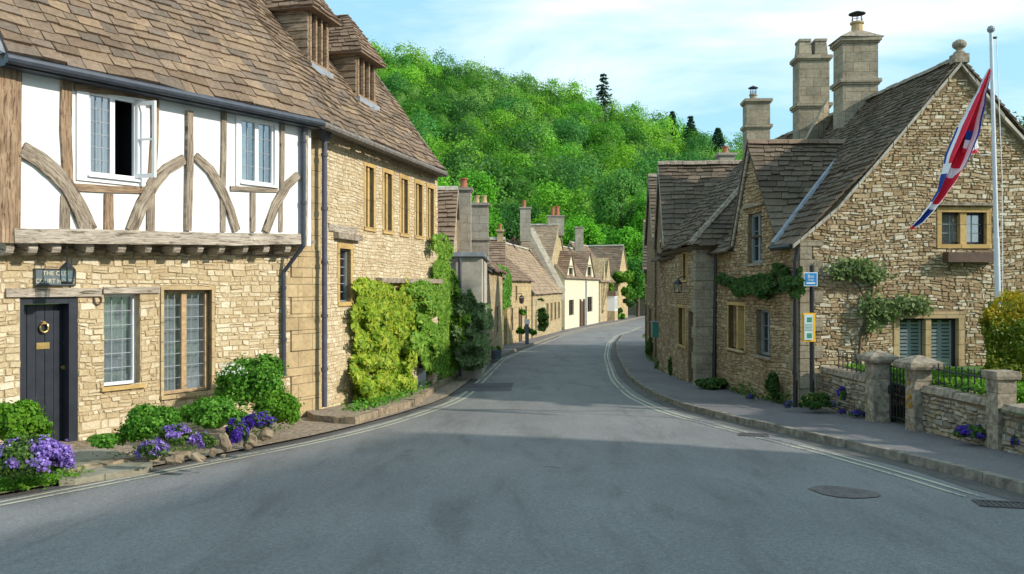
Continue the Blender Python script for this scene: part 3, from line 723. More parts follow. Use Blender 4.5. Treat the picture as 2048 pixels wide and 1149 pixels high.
class House:
    """cottage body: front eave line A-B, depth behind it, ridge parallel to A-B"""
    def __init__(s, name, label, A, B, depth, zb, ze, zr, wm, rm, side=(0, 0), cat='house', over=.2, tk=None, ridge_at=.5):
        s.root = thing(name, (A[0], A[1], zb), label, cat)
        s.wm, s.rm, s.ze, s.zr, s.zb, s.over, s.tk = wm, rm, ze, zr, zb, over, tk or {}
        s.front = Wall(A, B, side); n = s.front.n; s.depth = depth; s.ra = ridge_at
        A2 = V((*A, 0))-n*depth; B2 = V((*B, 0))-n*depth; mid = (V((*A, 0))+V((*B, 0)))/2
        s.endA = Wall(A, A2.xy, (V((*A, 0))-s.front.u*5).xy); s.endB = Wall(B, B2.xy, (V((*B, 0))+s.front.u*5).xy)
        s.back = Wall(A2.xy, B2.xy, (A2-n*5).xy)
        s.fh = [(0, zb), (s.front.L, zb), (s.front.L, ze), (0, ze)]
    def finish(s, roofs=True, front_poly=None, wall_side=None):
        b = MB(); s.front.face(b, front_poly or s.fh)
        for w in (s.endA, s.endB): w.face(b, [(0, s.zb), (s.depth, s.zb), (s.depth, s.ze), (s.depth*s.ra, s.zr), (0, s.ze)])
        s.back.face(b, s.fh)
        s.wall = b.build('wall', s.wm, s.root)
        if roofs:
            P = s.front.P; L = s.front.L; ov = .1; d = s.depth*s.ra; sl = (s.zr-s.ze)/d; zz = s.ze-s.over*sl*.6
            r = MB(); tiles(r, P(-ov, zz, s.over), P(L+ov, zz, s.over), P(L+ov, s.zr+.04, -d), P(-ov, s.zr+.04, -d), **s.tk)
            d2 = s.depth-d; zz2 = s.ze-s.over*.6*sl
            tiles(r, P(L+ov, zz2, -s.depth-s.over), P(-ov, zz2, -s.depth-s.over), P(-ov, s.zr+.04, -d), P(L+ov, s.zr+.04, -d), **s.tk)
            s.roof = r.build('roof', s.rm, s.root)
            r = MB(); ridge(r, P(-ov, s.zr+.09, -d), P(L+ov, s.zr+.09, -d)); r.build('ridge_tiles', 'mortar' if s.rm != 'tile_right' else 'coping', s.roof)
            for uu in (-ov-.012, L+ov-.02):
                v = MB()
                for (a, c) in (((s.over, zz), (-d, s.zr+.04)), ((-s.depth-s.over, zz2), (-d, s.zr+.04))):
                    v.hexa([P(uu, a[1]-.1, a[0]), P(uu+.03, a[1]-.1, a[0]), P(uu+.03, c[1]-.1, c[0]), P(uu, c[1]-.1, c[0]), P(uu, a[1]-.02, a[0]), P(uu+.03, a[1]-.02, a[0]), P(uu+.03, c[1]-.02, c[0]), P(uu, c[1]-.02, c[0])])
                v.build('verge', 'mortar', s.roof)
        return s
M['gutterdirt'] = asphalt('gritty_gutter', (.085, .078, .072), (.12, .108, .095), (3, 1.2, 1))
# ============================================================ THE SETTING
def sheet(name, rows, mat, kind='structure', skirt=0):
    """rows: list of lists of points, joined into one sheet"""
    mb = MB(); n = len(rows[0])
    for a, b in zip(rows, rows[1:]):
        for i in range(n-1): mb.face([a[i], a[i+1], b[i+1], b[i]])
    o = mb.build(name, mat); tag(o, kind=kind); return o
YS = [-40, -30, -20, -12, -6, -3, 0]+[i*.5 for i in range(1, 60)]+[30+i for i in range(0, 75)]+[105+i*3 for i in range(8)]
sheet('ground', [[V((x, y, zg(y)-.09 if y < 105 else -2.09)) for x in (-700, -200, -60, -20, 0, 20, 60, 200, 700)] for y in YS+[200, 400, 850]], 'grassg')
sheet('road', [[V((rl(y)+(rr(y)-rl(y))*k/6-(.12 if k == 0 else 0)+(.12 if k == 6 else 0), y, zg(y)+.0+.03*math.sin(math.pi*k/6))) for k in range(7)] for y in YS], 'road')
def band(name, fn0, fn1, ya, yb, dz, mat, step=.5):
    rows = []; y = ya
    while y <= yb+1e-6:
        rows.append([V((fn0(y), y, zg(y)+dz)), V((fn1(y), y, zg(y)+dz))]); y += step if y < 40 else 1.5
    return sheet(name, rows, mat)
KH = .1
band('pavement', lambda y: rr(y)+.1, lambda y: max(rr(y)+1.4, 8.3 if y > 12 else 12), -12, 118, KH, 'pave')
band('far_pavement', lambda y: rl(y)-4.0, lambda y: rl(y)-.1, 31, 118, KH, 'pave')
band('verge', lambda y: -14+.0*y, lambda y: rl(y)-.0, 3, 31, .035, 'soil')
def kerb(name, fn, sgn, ya, yb, label, cat, w=.13, h=.115, m='kerb', step=.9, jit=.012):
    mb = MB(); y = ya
    while y < yb:
        y2 = min(yb, y+step*random.uniform(.8, 1.2)); a = fn(y)+random.uniform(-jit, jit); b = fn(y2-.02)+random.uniform(-jit, jit); hh = h+random.uniform(-jit, jit)*.6
        for k in (0,):
            mb.hexa([(a, y, zg(y)-.1), (a+sgn*w, y, zg(y)-.1), (b+sgn*w, y2-.015, zg(y2)-.1), (b, y2-.015, zg(y2)-.1),
                     (a+sgn*.015, y, zg(y)+hh), (a+sgn*w, y, zg(y)+hh), (b+sgn*w, y2-.015, zg(y2)+hh), (b+sgn*.015, y2-.015, zg(y2)+hh)])
        y = y2
    o = mb.build(name, m); return tag(o, label, cat)
tag(kerb('kerb', rr, 1, -10, 110, None, None), kind='structure')
tag(kerb('kerb', rl, -1, 31, 110, None, None), kind='structure')
# raised kerb in front of the creeper
KL = [gnd(690, 842, .0), gnd(712, 853, .0), gnd(760, 838, 0), gnd(832, 815, 0), gnd(862, 793, 0), gnd(905, 765, 0), gnd(940, 745, 0), gnd(985, 718, 0)]
mb = MB()
q_ = KL[1]; mb.hexa([q_+V((-.02, .0, -.1)), q_+V((-.42, .1, -.1)), q_+V((-.36, .45, -.1)), q_+V((.0, .3, -.1)), q_+V((-.02, .01, .14)), q_+V((-.4, .12, .13)), q_+V((-.36, .45, .13)), q_+V((.0, .3, .14))])
for a, b in zip(KL[1:], KL[2:]):
    n = max(1, int((b-a).length/.9))
    for i in range(n):
        p, q = a.lerp(b, i/n), a.lerp(b, (i+.97)/n); d = (q-p).normalized(); s_ = V((-d.y, d.x, 0)); 
        if (s_.x > 0 and a is not KL[0]) or (a is KL[0] and s_.y < 0): s_ = -s_
        t = .16+random.uniform(-.015, .015)
        mb.hexa([p+s_*.0+V((0, 0, -.1)), q+V((0, 0, -.1)), q+s_*.2+V((0, 0, -.1)), p+s_*.2+V((0, 0, -.1)), p+s_*.02+V((0, 0, t)), q+s_*.02+V((0, 0, t)), q+s_*.2+V((0, 0, t)), p+s_*.2+V((0, 0, t))])
tag(mb.build('kerb', 'kerb_warm'), kind='structure')
mb = MB()
for a, b in zip(KL[1:], KL[2:]):
    k0 = -.8 if a is KL[1] else -1.5
    mb.face([a+V((-.12, .1, .13)), b+V((-.12, .1, .13)), b+V((-1.5, .4, .13)), a+V((k0, .4, .13))])
a = KL[1]; mb.face([a+V((-.12, .1, .13)), a+V((k0 if False else -.8, .4, .13)), a+V((-.8, .4, -.1)), a+V((-.12, .1, -.1))]); b = KL[2]; mb.face([a+V((-.8, .4, .13)), b+V((-1.5, .4, .13)), b+V((-1.5, .4, -.1)), a+V((-.8, .4, -.1))])

tag(mb.build('raised_bed', 'soil'), kind='structure')

band('gutter_strip', lambda y: rr(y)-.30-.05*math.sin(y*2.3), lambda y: rr(y)+.02, 4, 70, .006, 'gutterdirt')
band('gutter_strip', lambda y: rl(y)-.05, lambda y: rl(y)+.16+.04*math.sin(y*2.1), 4, 60, .006, 'gutterdirt')
# painted lines
def line(pts, w, mat, dz, wob=.006, name='road_marking'):
    mb = MB(); P = []
    for a, b in zip(pts, pts[1:]):
        a, b = V(a), V(b); n = max(1, int((b-a).length/.35)); P += [a.lerp(b, i/n) for i in range(n)]
    P.append(V(pts[-1]))
    for i in range(len(P)-1):
        d0 = (P[i+1]-P[max(i-1, 0)]).normalized(); d1 = (P[min(i+2, len(P)-1)]-P[i]).normalized()
        s0 = V((-d0.y, d0.x, 0)); s1 = V((-d1.y, d1.x, 0))
        w0 = w*(1+.2*noise.noise(P[i]*1.7)); w1 = w*(1+.2*noise.noise(P[i+1]*1.7))
        q = [P[i]-s0*w0/2, P[i]+s0*w0/2, P[i+1]+s1*w1/2, P[i+1]-s1*w1/2]
        mb.face([V((p.x, p.y, zroad(p.x, p.y)+dz)) for p in q])
    return tag(mb.build(name, mat), kind='structure')
def zroad(x, y):
    k = (x-rl(y))/(rr(y)-rl(y)); k = min(1, max(0, k)); 
    kk = k*6; i = min(5, int(kk)); f = kk-i
    return zg(y)+.03*(math.sin(math.pi*i/6)*(1-f)+math.sin(math.pi*(i+1)/6)*f)
YL = [i*.5 for i in range(6, 80)]+[40+i*1.5 for i in range(44)]
for off in (.3, .47): line([(rl(y)+off-interp([(18, 0), (28, .08)], y), y, 0) for y in YL if y < 100], .06, 'line', .006)
yr1 = gnd(1533, 871).y; yr0 = gnd(1552, 876).y; yre = gnd(1985, 996).y
for off in (.5, .67):
    line([(rr(y)-off*interp([(16, 1), (26, .75)], y), y, 0) for y in YL if y > yr1 and y < 100], .06, 'line', .006)
    line([(rr(y)-off, y, 0) for y in [yre+(yr0-yre)*i/20 for i in range(21)]], .06, 'line', .006)
line([gnd(1000, 716), gnd(1046, 713)], .22, 'whiteline', .007)
line([gnd(1170, 697), gnd(1218, 697)], .35, 'whiteline', .007)
line([gnd(1088, 938), gnd(1124, 940)], .03, 'whiteline', .007)
line([gnd(905, 823), gnd(1000, 822), gnd(1150, 826), gnd(1290, 824)], .035, 'patch', .005, name='tar_seam')
def decal(name, pts, mat, label=None, cat=None, dz=.008, th=0, kind=None):
    mb = MB(); q = [gnd(*p) for p in pts]; q = [V((p.x, p.y, zroad(p.x, p.y)+dz)) for p in q]
    c = sum(q, V())/len(q); rim = []
    for a, b in zip(q, q[1:]+q[:1]):
        for k in range(4): p = a.lerp(b, k/4); rim.append(p+(p-c)*.04*noise.noise(p*4))
    for a, b in zip(rim, rim[1:]+rim[:1]): mb.face([c, a, b])
    o = mb.build(name, mat); return tag(o, label, cat, kind=kind)
decal('road_patch', [(938, 768), (1028, 768), (1022, 784), (920, 784)], 'patch', kind='structure')
decal('road_patch', [(1690+70*math.cos(i*.449)*(1+.05*math.sin(i*3)), 988.5+11*math.sin(i*.449)*(1+.12*math.sin(i*5))+.09*70*math.cos(i*.449)) for i in range(14)], 'patchred', kind='structure')
def cover(cpx, w, d, label, rot=.0):
    c = gnd(*cpx); c.z = zroad(c.x, c.y); o = thing('drain_cover', c, label, 'drain cover')
    mb = MB(); u = V((math.cos(rot), math.sin(rot), 0)); v = V((-u.y, u.x, -.042))
    def q(a0, a1, b0, b1, z0, z1): mb.hexa([c+u*a+v*b+V((0, 0, z)) for z in (z0, z1) for a, b in ((a0, b0), (a1, b0), (a1, b1), (a0, b1))])
    q(-w/2, w/2, -d/2, -d/2+.03, -.02, .014); q(-w/2, w/2, d/2-.03, d/2, -.02, .014); q(-w/2, -w/2+.03, -d/2+.03, d/2-.03, -.02, .014); q(w/2-.03, w/2, -d/2+.03, d/2-.03, -.02, .014)
    mb.build('frame', 'cover', o); mb = MB()
    n = 9
    for i in range(n): a = -w/2+.04+(w-.08)*i/n; q(a, a+(w-.08)/n*.55, -d/2+.035, d/2-.035, -.02, .011)
    mb.build('grate', 'cover', o)
cover((1508, 872), .45, .34, 'small rusty iron drain cover breaking the double yellow line on the right', -.3)
cover((2015, 1012), .55, .3, 'large dark iron drain cover at the kerb in the bottom right corner', -.25)

# ------------------------------------------------------------ hillside
RIDGE = [(-400, -40), (400, 20), (600, 62), (760, 92), (900, 112), (1000, 142), (1100, 166), (1200, 198), (1300, 226), (1345, 246), (1480, 292), (1600, 330), (1800, 395), (2100, 420), (2600, 440)]
def hillz(a, Y):
    el = (574.5-interp(RIDGE, 1024+a*FPX))/FPX; zr = EYE+el*215-10.5
    s = max(0, min(1, (Y-122)/90)); z = -2+(zr+2)*s**.85
    return z-(Y-215)*.05 if Y > 215 else z
rows = []
for Y in [118, 122]+[126+i*6 for i in range(15)]+[216, 230, 260, 320]:
    rows.append([V((a*Y, Y, hillz(a, Y)-.1-(1.5 if Y < 120 else 0))) for a in [-.75+i*.05 for i in range(38)]])
sheet('hillside', rows, 'grassg')
# woodland: crowns all over the slope, one mass of leaves
def crown_template(n, seed):
    p, nn, cores = blobs(n, (0, 0, 0), (1, 1, .95), k=15, sub=.42, up=.25, seed=seed)
    return p, nn
TPL = [crown_template(1600, s) for s in range(7)]
P_, N_, T_, S_ = [], [], [], []; CO = []
rg = np.random.default_rng(3)
tints = [(.09, .27, .02), (.12, .36, .025), (.18, .42, .025), (.06, .19, .025), (.23, .47, .03), (.07, .24, .05), (.045, .14, .03), (.14, .31, .06), (.19, .38, .07), (.16, .40, .03), (.21, .45, .04)]
Y = 126.; row = 0
while Y < 222:
    a = -.27+rg.uniform(0, .03)
    while a < .46:
        r = rg.uniform(3.2, 5.6)*(1.15 if Y < 150 else 1)
        yy = Y+rg.uniform(-2.5, 2.5); x = a*yy; px = 1024+FPX*a
        if not (px > 1500 and Y < 200):
            z = hillz(a, yy)+r*.75+rg.uniform(0, 2.4)
            t = TPL[rg.integers(7)]; th = rg.uniform(0, 6.28); c, s = math.cos(th), math.sin(th)
            Rm = np.array([[c, -s, 0], [s, c, 0], [0, 0, 1]]); sc = np.array([r, r, r*rg.uniform(.95, 1.35)])
            m = int(1600*(1. if Y < 215 else .7)); p = (t[0][:m]*sc)@Rm.T+[x, yy, z]
            P_.append(p); N_.append(t[1][:m]@Rm.T); tc_ = np.array(tints[rg.integers(len(tints))])*rg.uniform(.95, 1.3)
            T_.append(np.repeat(tc_[None], len(p), 0)); S_.append(np.full(len(p), 0.08*r+.06))
            CO.append(((x, yy, z-r*.15), (r*.6, r*.6, r*.7)))
        a += r*1.42/Y
    Y += 5.6; row += 1
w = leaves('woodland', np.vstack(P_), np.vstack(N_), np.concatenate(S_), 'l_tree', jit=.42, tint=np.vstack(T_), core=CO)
tag(w, 'mixed green broadleaf woodland covering the hillside', 'woodland', kind='stuff')

def tree(pxy, Y, h, r, label, tint=(.07, .26, .02), n=5000, trunk_h=None, name='broadleaf_tree', k=16, shape=1.25, leaf=.34, base=None, dens=1, grp='trees beyond the cottages'):
    x = (pxy-1024)/FPX*Y; z0 = base if base is not None else (hillz(x/Y, Y) if Y > 122 else zg(Y)-.1)
    o = thing(name, (x, Y, z0), label, 'tree', grp)
    b = MB(); rs = np.random.default_rng(int(pxy*7+Y)); cz = z0+h-r*shape
    b.tube([(x, Y, z0-.3), (x+.1, Y, z0+(cz-z0)*.5), (x+.05, Y, cz)], [r*.09, r*.07, r*.04], 8)
    for i in range(6):
        t = i*1.05+rs.uniform(0, .5); s = V((x+.05, Y, z0+(cz-z0)*rs.uniform(.55, .95)))
        b.tube([s, s+V((math.cos(t)*r*.35, math.sin(t)*r*.35, r*.35)), s+V((math.cos(t)*r*.65, math.sin(t)*r*.65, r*.85))], [r*.04, r*.025, r*.01], 6)
    b.build('trunk', 'bark', o)
    p, nn, co = blobs(n, (x, Y, cz), (r, r, r*shape), k=k, sub=.4, up=.1, seed=int(pxy+Y))
    T = np.repeat(np.array(tint)[None], len(p), 0)*1.35*RNG.uniform(.85, 1.15, (len(p), 1))
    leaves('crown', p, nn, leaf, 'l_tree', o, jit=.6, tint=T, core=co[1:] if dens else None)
    return o
def conifer(pxy, ytop, ybot, Y, label, w=.3, tint=(.06, .13, .075)):
    top = at(pxy, ytop, Y); bot = at(pxy, ybot, Y); H = top.z-bot.z
    o = thing('conifer', bot, label, 'tree', 'conifers on the ridge'); b = MB(); b.tube([bot-V((0, 0, 2)), top], [.3, .03], 6); b.build('trunk', 'bark', o)
    P, Nn = [], []; rs = RNG; L = 13
    for i in range(L):
        f = i/L; rr_ = H*w*(1-f)**.8+.15
        for j in range(9):
            t = rs.uniform(0, 6.28); m = 26; s = rs.uniform(.1, 1, m)
            P.append(np.stack([bot.x+np.cos(t)*rr_*s+rs.normal(0, .12, m), Y+np.sin(t)*rr_*s+rs.normal(0, .12, m), bot.z+H*f-rr_*.22*s+rs.normal(0, .1, m)+.3], 1)); Nn.append(np.tile([math.cos(t)*.3, math.sin(t)*.3, 1], (m, 1)))
    P = np.vstack(P); leaves('crown', P, np.vstack(Nn), .5, 'l_tree', o, jit=.4, tint=np.tile(tint, (len(P), 1)))
conifer(1207, 146, 235, 205, 'tall dark spruce standing clear above the skyline of the wood', .36)
conifer(1382, 232, 300, 200, 'small dark conifer on the ridge just left of the stone chimneys', .3)
conifer(1345, 224, 270, 205, 'thin pointed conifer tip on the ridge between the tall spruce and the chimneys', .22)
conifer(1436, 258, 300, 195, 'dark conifer poking above the ridge beside the leftmost stone chimney', .4)
for (px, Y, h, r, t, lab) in [
    (800, 84, 17.5, 4.8, (.11, .34, .02), 'bright green tree rising just behind the brown roof of the stone wing'),
    (868, 98, 17.5, 5.2, (.13, .36, .02), 'large yellow green tree right of the brown roof verge'),
    (930, 112, 19, 5.0, (.10, .31, .02), 'tall light green tree above the red chimney pot'),
    (905, 78, 9.5, 3.2, (.06, .22, .02), 'small mid green tree behind the nearest far chimney'),
    (985, 118, 15, 5.0, (.035, .12, .02), 'broad dark green tree behind the twin pot chimney'),
    (1045, 121, 15.5, 4.6, (.04, .14, .02), 'dark green tree beside the yellow green poplar'),
    (1085, 119, 13.5, 2.6, (.15, .36, .02), 'slim yellow green tree behind the tall thin chimney'),
    (1088, 104, 8.2, 1.7, (.19, .42, .02), 'small round bright tree left of the red pots chimney'),
    (1150, 116, 13.2, 4.2, (.12, .36, .02), 'bright spring green tree right of the red pots chimney'),
    (1205, 121, 12.5, 3.6, (.09, .29, .03), 'mid green tree beyond the cream cottage'),
    (1252, 112, 11.5, 3.2, (.10, .32, .02), 'fresh green tree above the end gable of the far row'),
    (1290, 124, 15.5, 4.2, (.10, .30, .03), 'light green tree filling the gap left of the right hand cottages'),
    (1240, 124, 19, 4.0, (.10, .26, .05), 'tall feathery pale green tree in the valley gap'),
    (1320, 119, 16.5, 3.6, (.12, .34, .02), 'yellow green tree just over the roofs of the right hand cottages'),
    (1275, 105, 7.2, 2.6, (.06, .2, .02), 'low dark green tree where the road bends out of sight')]:
    tree(px, Y, h, r, lab, t, n=5200, leaf=.36 if Y > 90 else .32)
tree(1016, 92, 8.6, 2.6, 'dark copper purple tree behind the far roofs', (.10, .05, .055), n=3500, leaf=.3, name='copper_tree')
tree(2030, 40, 11.3, 3.0, 'tree top showing beyond the right slope of the big gable', (.06, .16, .02), n=3500, leaf=.22, grp=None)
tree(2100, 44, 10.6, 3.2, 'tree top at the right edge of the view beyond the gable', (.05, .15, .02), n=3000, leaf=.22, grp=None)

# ============================================================ LEFT: TIMBER FRAMED HOUSE
D1 = V((.6936, 1, 0)).normalized(); O1 = V(((100-1024)/FPX*11.8, 11.8, 0))
Lw = Wall(O1.xy, (O1+D1*4.1).xy)
th = thing('timber_framed_house', (O1.x, O1.y, zg(11.8)), 'half timbered house with white plaster panels jettied over honey rubble stone', 'house')
JET = .36
uE = Lw.px(602, 700)[0]; uS = Lw.px(-70, 700)[0]; zB = -1.1
zJ = 2.42
dr = Lw.rect(40, 596, 156, 890)
z_sill = Lw.px(100, 889)[1]
doorr = (dr[0], dr[1], z_sill-.03, Lw.px(100, 595)[1]); Lw.holes.append(doorr)
w1 = Lw.rect(208, 588, 280, 771); w2 = Lw.rect(326, 580, 422, 786)
# door
def door_left():
    d = MB(); u0, u1, z0, z1 = doorr; rec = .2
    Lw.bx(d, u0+.0, u0+.06, z0, z1, -rec-.1, -.02); Lw.bx(d, u1-.12, u1, z0, z1, -rec-.1, -.015); Lw.bx(d, u0+.06, u1-.12, z1-.09, z1, -rec-.1, -.02)
    o = d.build('door', 'door', th)
    a = MB(); n = 5; k0, k1 = u0+.06, u1-.12
    for i in range(n): Lw.bx(a, k0+(k1-k0)*i/n+.004, k0+(k1-k0)*(i+1)/n-.004, z0+.03, z1-.1, -rec-.06, -rec-.0+.004*(i % 2))
    Lw.bx(a, k0, k1, z0+.03, z1-.1, -rec-.08, -rec-.012)
    a.build('door_leaf', 'door', o)
    def pt(x, y): return Lw.px(x, y, -rec)
    u, z = pt(86, 653); b = MB(); ring = []
    for i in range(17):
        t = 2*math.pi*i/16; ring.append(Lw.P(u+math.cos(t)*.055, z-.02+math.sin(t)*.065, -rec+.035))
    b.tube(ring, .014, 7, cap=False); b.tube([Lw.P(u, z+.05, -rec), Lw.P(u, z+.05, -rec+.045)], .022, 8); b.build('knocker', 'brass', o)
    u, z = pt(85, 692); b = MB(); Lw.bx(b, u-.09, u+.09, z-.045, z+.045, -rec, -rec+.015); Lw.bx(b, u-.07, u+.07, z-.022, z+.022, -rec, -rec+.02); b.build('letterbox', 'brass', o)
    for (x, y, rr_) in ((127, 687, .022), (124, 735, .034)):
        u, z = pt(x, y); b = MB(); b.tube([Lw.P(u, z, -rec), Lw.P(u, z, -rec+.03), Lw.P(u, z, -rec+.035), Lw.P(u, z, -rec+.07)], [rr_*.5, rr_*.5, rr_, rr_*.8], 10); b.build('door_knob', 'brass', o)
    b = MB(); Lw.bx(b, u0-.1, u1+.1, z0-.14, z0+.02, -.3, .22); b.build('doorstep', 'kerb_warm', o)
    a_, b_, c_, d_ = Lw.rect(10, 580, 200, 594); b = MB(); Lw.bx(b, a_, b_, c_, d_+.02, -.1, .038); b.build('lintel', 'oak_pale', o)
door_left()
Lw.window(th, w1, lights=1, bars=(3, 6), rec=.13, fr=.045, fm='white', barm='leadbar', curtain=[(0, 1)], sill='ash_yel', label='narrow white sash window beside the door', barw=.009)
Lw.window(th, w2, lights=2, bars=(3, 8), rec=.1, fr=.05, fm='cwood', barm='leadbar', curtain=[(0, 1)], sill='ash_warm', label='wide leaded casement window with bare wood frames', barw=.008, mull=.09)
b = MB(); a_ = w2; Lw.bx(b, a_[0]-.05, a_[0], a_[2], a_[3], -.1, .028); Lw.bx(b, a_[1], a_[1]+.05, a_[2], a_[3], -.1, .028); Lw.bx(b, a_[0]-.055, a_[1]+.055, a_[3], a_[3]+.05, -.1, .032); b.build('stone_surround', 'ash_warm', th)
a_, b_, c_, d_ = Lw.rect(205, 574, 318, 587); b = MB(); Lw.bx(b, a_, b_, c_, d_, -.1, .034); b.build('lintel', 'oak_pale', th)
b = MB(); Lw.face(b, [(uS, zB), (uE, zB), (uE, zJ+.1), (uS, zJ+.1)]); 
b.face([Lw.P(uS, zB), Lw.P(uS, zJ), Lw.P(uS, zJ, -5), Lw.P(uS, zB, -5)])
# corner chamfer towards the wing
D2 = V((.238, 1, 0)).normalized(); O2 = V(((641-1024)/FPX*15.9, 15.9, 0)); O2e = O2+D2*((at(876, 0, 22.6).y-15.9)/D2.y)
L2 = Wall(O2.xy, O2e.xy)
pE = Lw.P(uE, 0)
Lw.stones(b, [(uS, zB), (uE, zB), (uE, zJ+.1), (uS, zJ+.1)], h=(.045, .105), l=(.09, .28), wob=.055, jit=.011, excl=[(uE-.26, uE+.1, -3, 3), (Lw.rect(10, 580, 200, 594)[0], Lw.rect(205, 574, 318, 587)[1], Lw.px(150, 594)[1], Lw.px(150, 578)[1]), (w2[0]-.06, w2[1]+.06, w2[2]-.06, w2[3]+.06)])
wl = b.build('wall', ['mo_left', 'st_left'], th)
b = MB(); Cw = Wall(pE.xy, O2.xy); Cw.face(b, [(0, zB), (Cw.L, zB), (Cw.L, 4.85), (0, 4.85)])
# big dressed quoins left of the corner, set proud, alternating
z = zB; i = 0
while z < 2.42:
    h = random.uniform(.28, .52); lw_ = .42 if i % 2 else .24
    Lw.bx(b, uE-lw_, uE+.012, z+.006, min(z+h, 2.44)-.006, -.1, .026+random.uniform(0, .012)); Cw.bx(b, -.0, Cw.L, z+.006, min(z+h, 2.44)-.006, -.1, .012+random.uniform(0, .01)); z += h; i += 1
b.build('corner_stones', 'ash_warm', th)
# jetty: joist ends, bressummer
zt = [Lw.px(x, 489, JET)[1] for x in (28, 600)]
b = MB()
js = [20, 66, 113, 180, 244, 297, 354, 401, 444, 491, 533, 576]
for x in js:
    u, z = Lw.px(x, 499, JET-.02); w = .052+random.uniform(-.006, .01)
    for k in range(5):    # rounded nose
        a0 = JET-.02-.1*(1-math.cos(k*math.pi/10)); zz0 = z-.085+.1*0
    P = Lw.P; top = z+.085; 
    prof = [(-.1, top), (JET-.01, top), (JET-.01, z+.01), (JET-.04, z-.045), (JET-.1, z-.075), (-.1, z-.08)]
    A_ = [P(u-w, q, o) for o, q in prof]; B_ = [P(u+w, q, o) for o, q in prof]
    for k in range(6): b.face([A_[k], A_[(k+1) % 6], B_[(k+1) % 6], B_[k]])
    b.face(A_); b.face(B_[::-1])
b.build('joist_ends', 'oak_pale', th)
b = MB(); Lw.bx(b, uS, uE+.05, zJ+.12, zJ+.16, -.2, JET-.03); Lw.bx(b, uS, uE-.1, zJ-.14, zJ-.06, -.05, .03)
b.build('jetty_boards', 'oak', th)
b = MB(); Lw.strip(b, [(28, 472), (160, 473), (320, 476), (470, 479), (601, 478)], [.2, .21, .19, .2, .18], JET-.05, JET+.07, out=JET+.05); b.build('bressummer', 'oak_pale', th)
# plaster panels
b = MB(); U = Wall(Lw.P(0, 0, JET).xy, Lw.P(4, 0, JET).xy)
zPB = U.px(300, 462)[1]; uL0 = U.px(-6, 300)[0]; uR0 = U.px(622, 300)[0]; zPT = 4.98
wu1 = U.rect(176, 192, 274, 354); wu2 = U.rect(480, 242, 548, 368)
def casement(r, lights, label, open_right=False):
    u0, u1, z0, z1 = r; f = MB(); um = (u0+u1)/2
    o = U.window(th, r, lights=lights, bars=(2, 4) if lights == 2 and not open_right else (3, 6), rec=.02, fr=.04, fm='white', barm='leadbar', label=label, barw=.008, mull=.07, open_last=open_right, curtain=[(0, .16), (.32, .47), (.5, .62)] if open_right else [(0, .35), (.62, .8)])
    return o
casement(wu1, 2, 'white upper window left of the king post with one sash standing open', True)
casement(wu2, 2, 'white upper window nearer the downpipe')
# wide flat white boards round both windows, open casement leaf
for r, kl, kr, kt, kb in ((wu1, .17, .12, .05, .1), (wu2, .09, .07, .09, .08)):
    u0, u1, z0, z1 = r; b2 = MB()
    U.bx(b2, u0-kl, u0, z0-kb, z1+kt, .004, .03); U.bx(b2, u1, u1+kr, z0-kb, z1+kt, .004, .03); U.bx(b2, u0, u1, z1, z1+kt, .004, .03); U.bx(b2, u0, u1, z0-kb, z0, .004, .03); U.bx(b2, u0-.02, u1+.02, z0-.04, z0-.01, .03, .07)
    b2.build('window_boards', 'white', th)
u0, u1, z0, z1 = wu1; uh = u1-.03; b2 = MB(); P = U.P
c1 = (u1-.1, .02); c0 = (u1-.0, .30)
def leaf_bar(t0, t1, za, zb_):
    def q(t, z, d): return P(uh+(.12)*t, z, .0+.30*t)+D1*d
    b2.hexa([q(t0, za, 0), q(t1, za, 0), q(t1, za, .03), q(t0, za, .03), q(t0, zb_, 0), q(t1, zb_, 0), q(t1, zb_, .03), q(t0, zb_, .03)])
leaf_bar(0, .14, z0+.02, z1-.02); leaf_bar(.86, 1, z0+.02, z1-.02); leaf_bar(.14, .86, z0+.02, z0+.08); leaf_bar(.14, .86, z1-.08, z1-.02); leaf_bar(.14, .86, (z0+z1)/2-.015, (z0+z1)/2+.015)
b2.build('open_casement', 'white', th)
U.face(b, [(uL0, zPB-.1), (uR0, zPB-.1), (uR0, zPT), (uL0, zPT)], reveal=.12)
b.face([U.P(uR0, zPB-.1), U.P(uR0, zPT), U.P(uR0, zPT, -.6), U.P(uR0, zPB-.1, -.6)])
b.build('plaster_panels', 'plaster', th)
# timber frame, each timber a piece
def tm(pts, w, o1=.035, m='oak', nm='timber'):
    b = MB(); U.strip(b, pts, w, -.04, o1+random.uniform(0, .008)); return b.build(nm, m, th)
tm([(14, 125), (14, 300), (12, 486)], [.2, .2], .05, 'oak_warm', 'post'); tm([(36, 132), (35, 300), (33, 462)], [.1, .1], .04, 'oak_warm', 'post')
tm([(135, 148), (133, 260), (138, 365)], [.145, .15, .13], m='oak_warm', nm='post'); tm([(131, 392), (131, 462)], [.12, .14], .025, nm='post')
tm([(311, 182), (311, 270), (306, 350)], [.12, .11, .12], m='oak_warm', nm='post'); tm([(303, 390), (302, 462)], [.12, .12], .025, nm='post')
tm([(150, 174), (225, 184), (302, 194)], [.1, .085], .028, 'oak_warm', 'rail'); tm([(146, 374), (225, 379), (290, 380)], [.1, .1], .03, 'oak_warm', 'rail')
tm([(219, 388), (219, 462)], [.13, .14], m='oak_warm', nm='stud')
tm([(381, 222), (381, 330), (378, 462)], [.1, .12, .1], .06, nm='king_post')
tm([(449, 205), (449, 290), (447, 372)], [.09, .09], nm='post'); tm([(447, 385), (447, 464)], [.09, .09], .025, nm='post')
tm([(566, 235), (566, 300), (565, 380)], [.08, .08], nm='post'); tm([(563, 392), (562, 464)], [.08, .08], .025, nm='post')
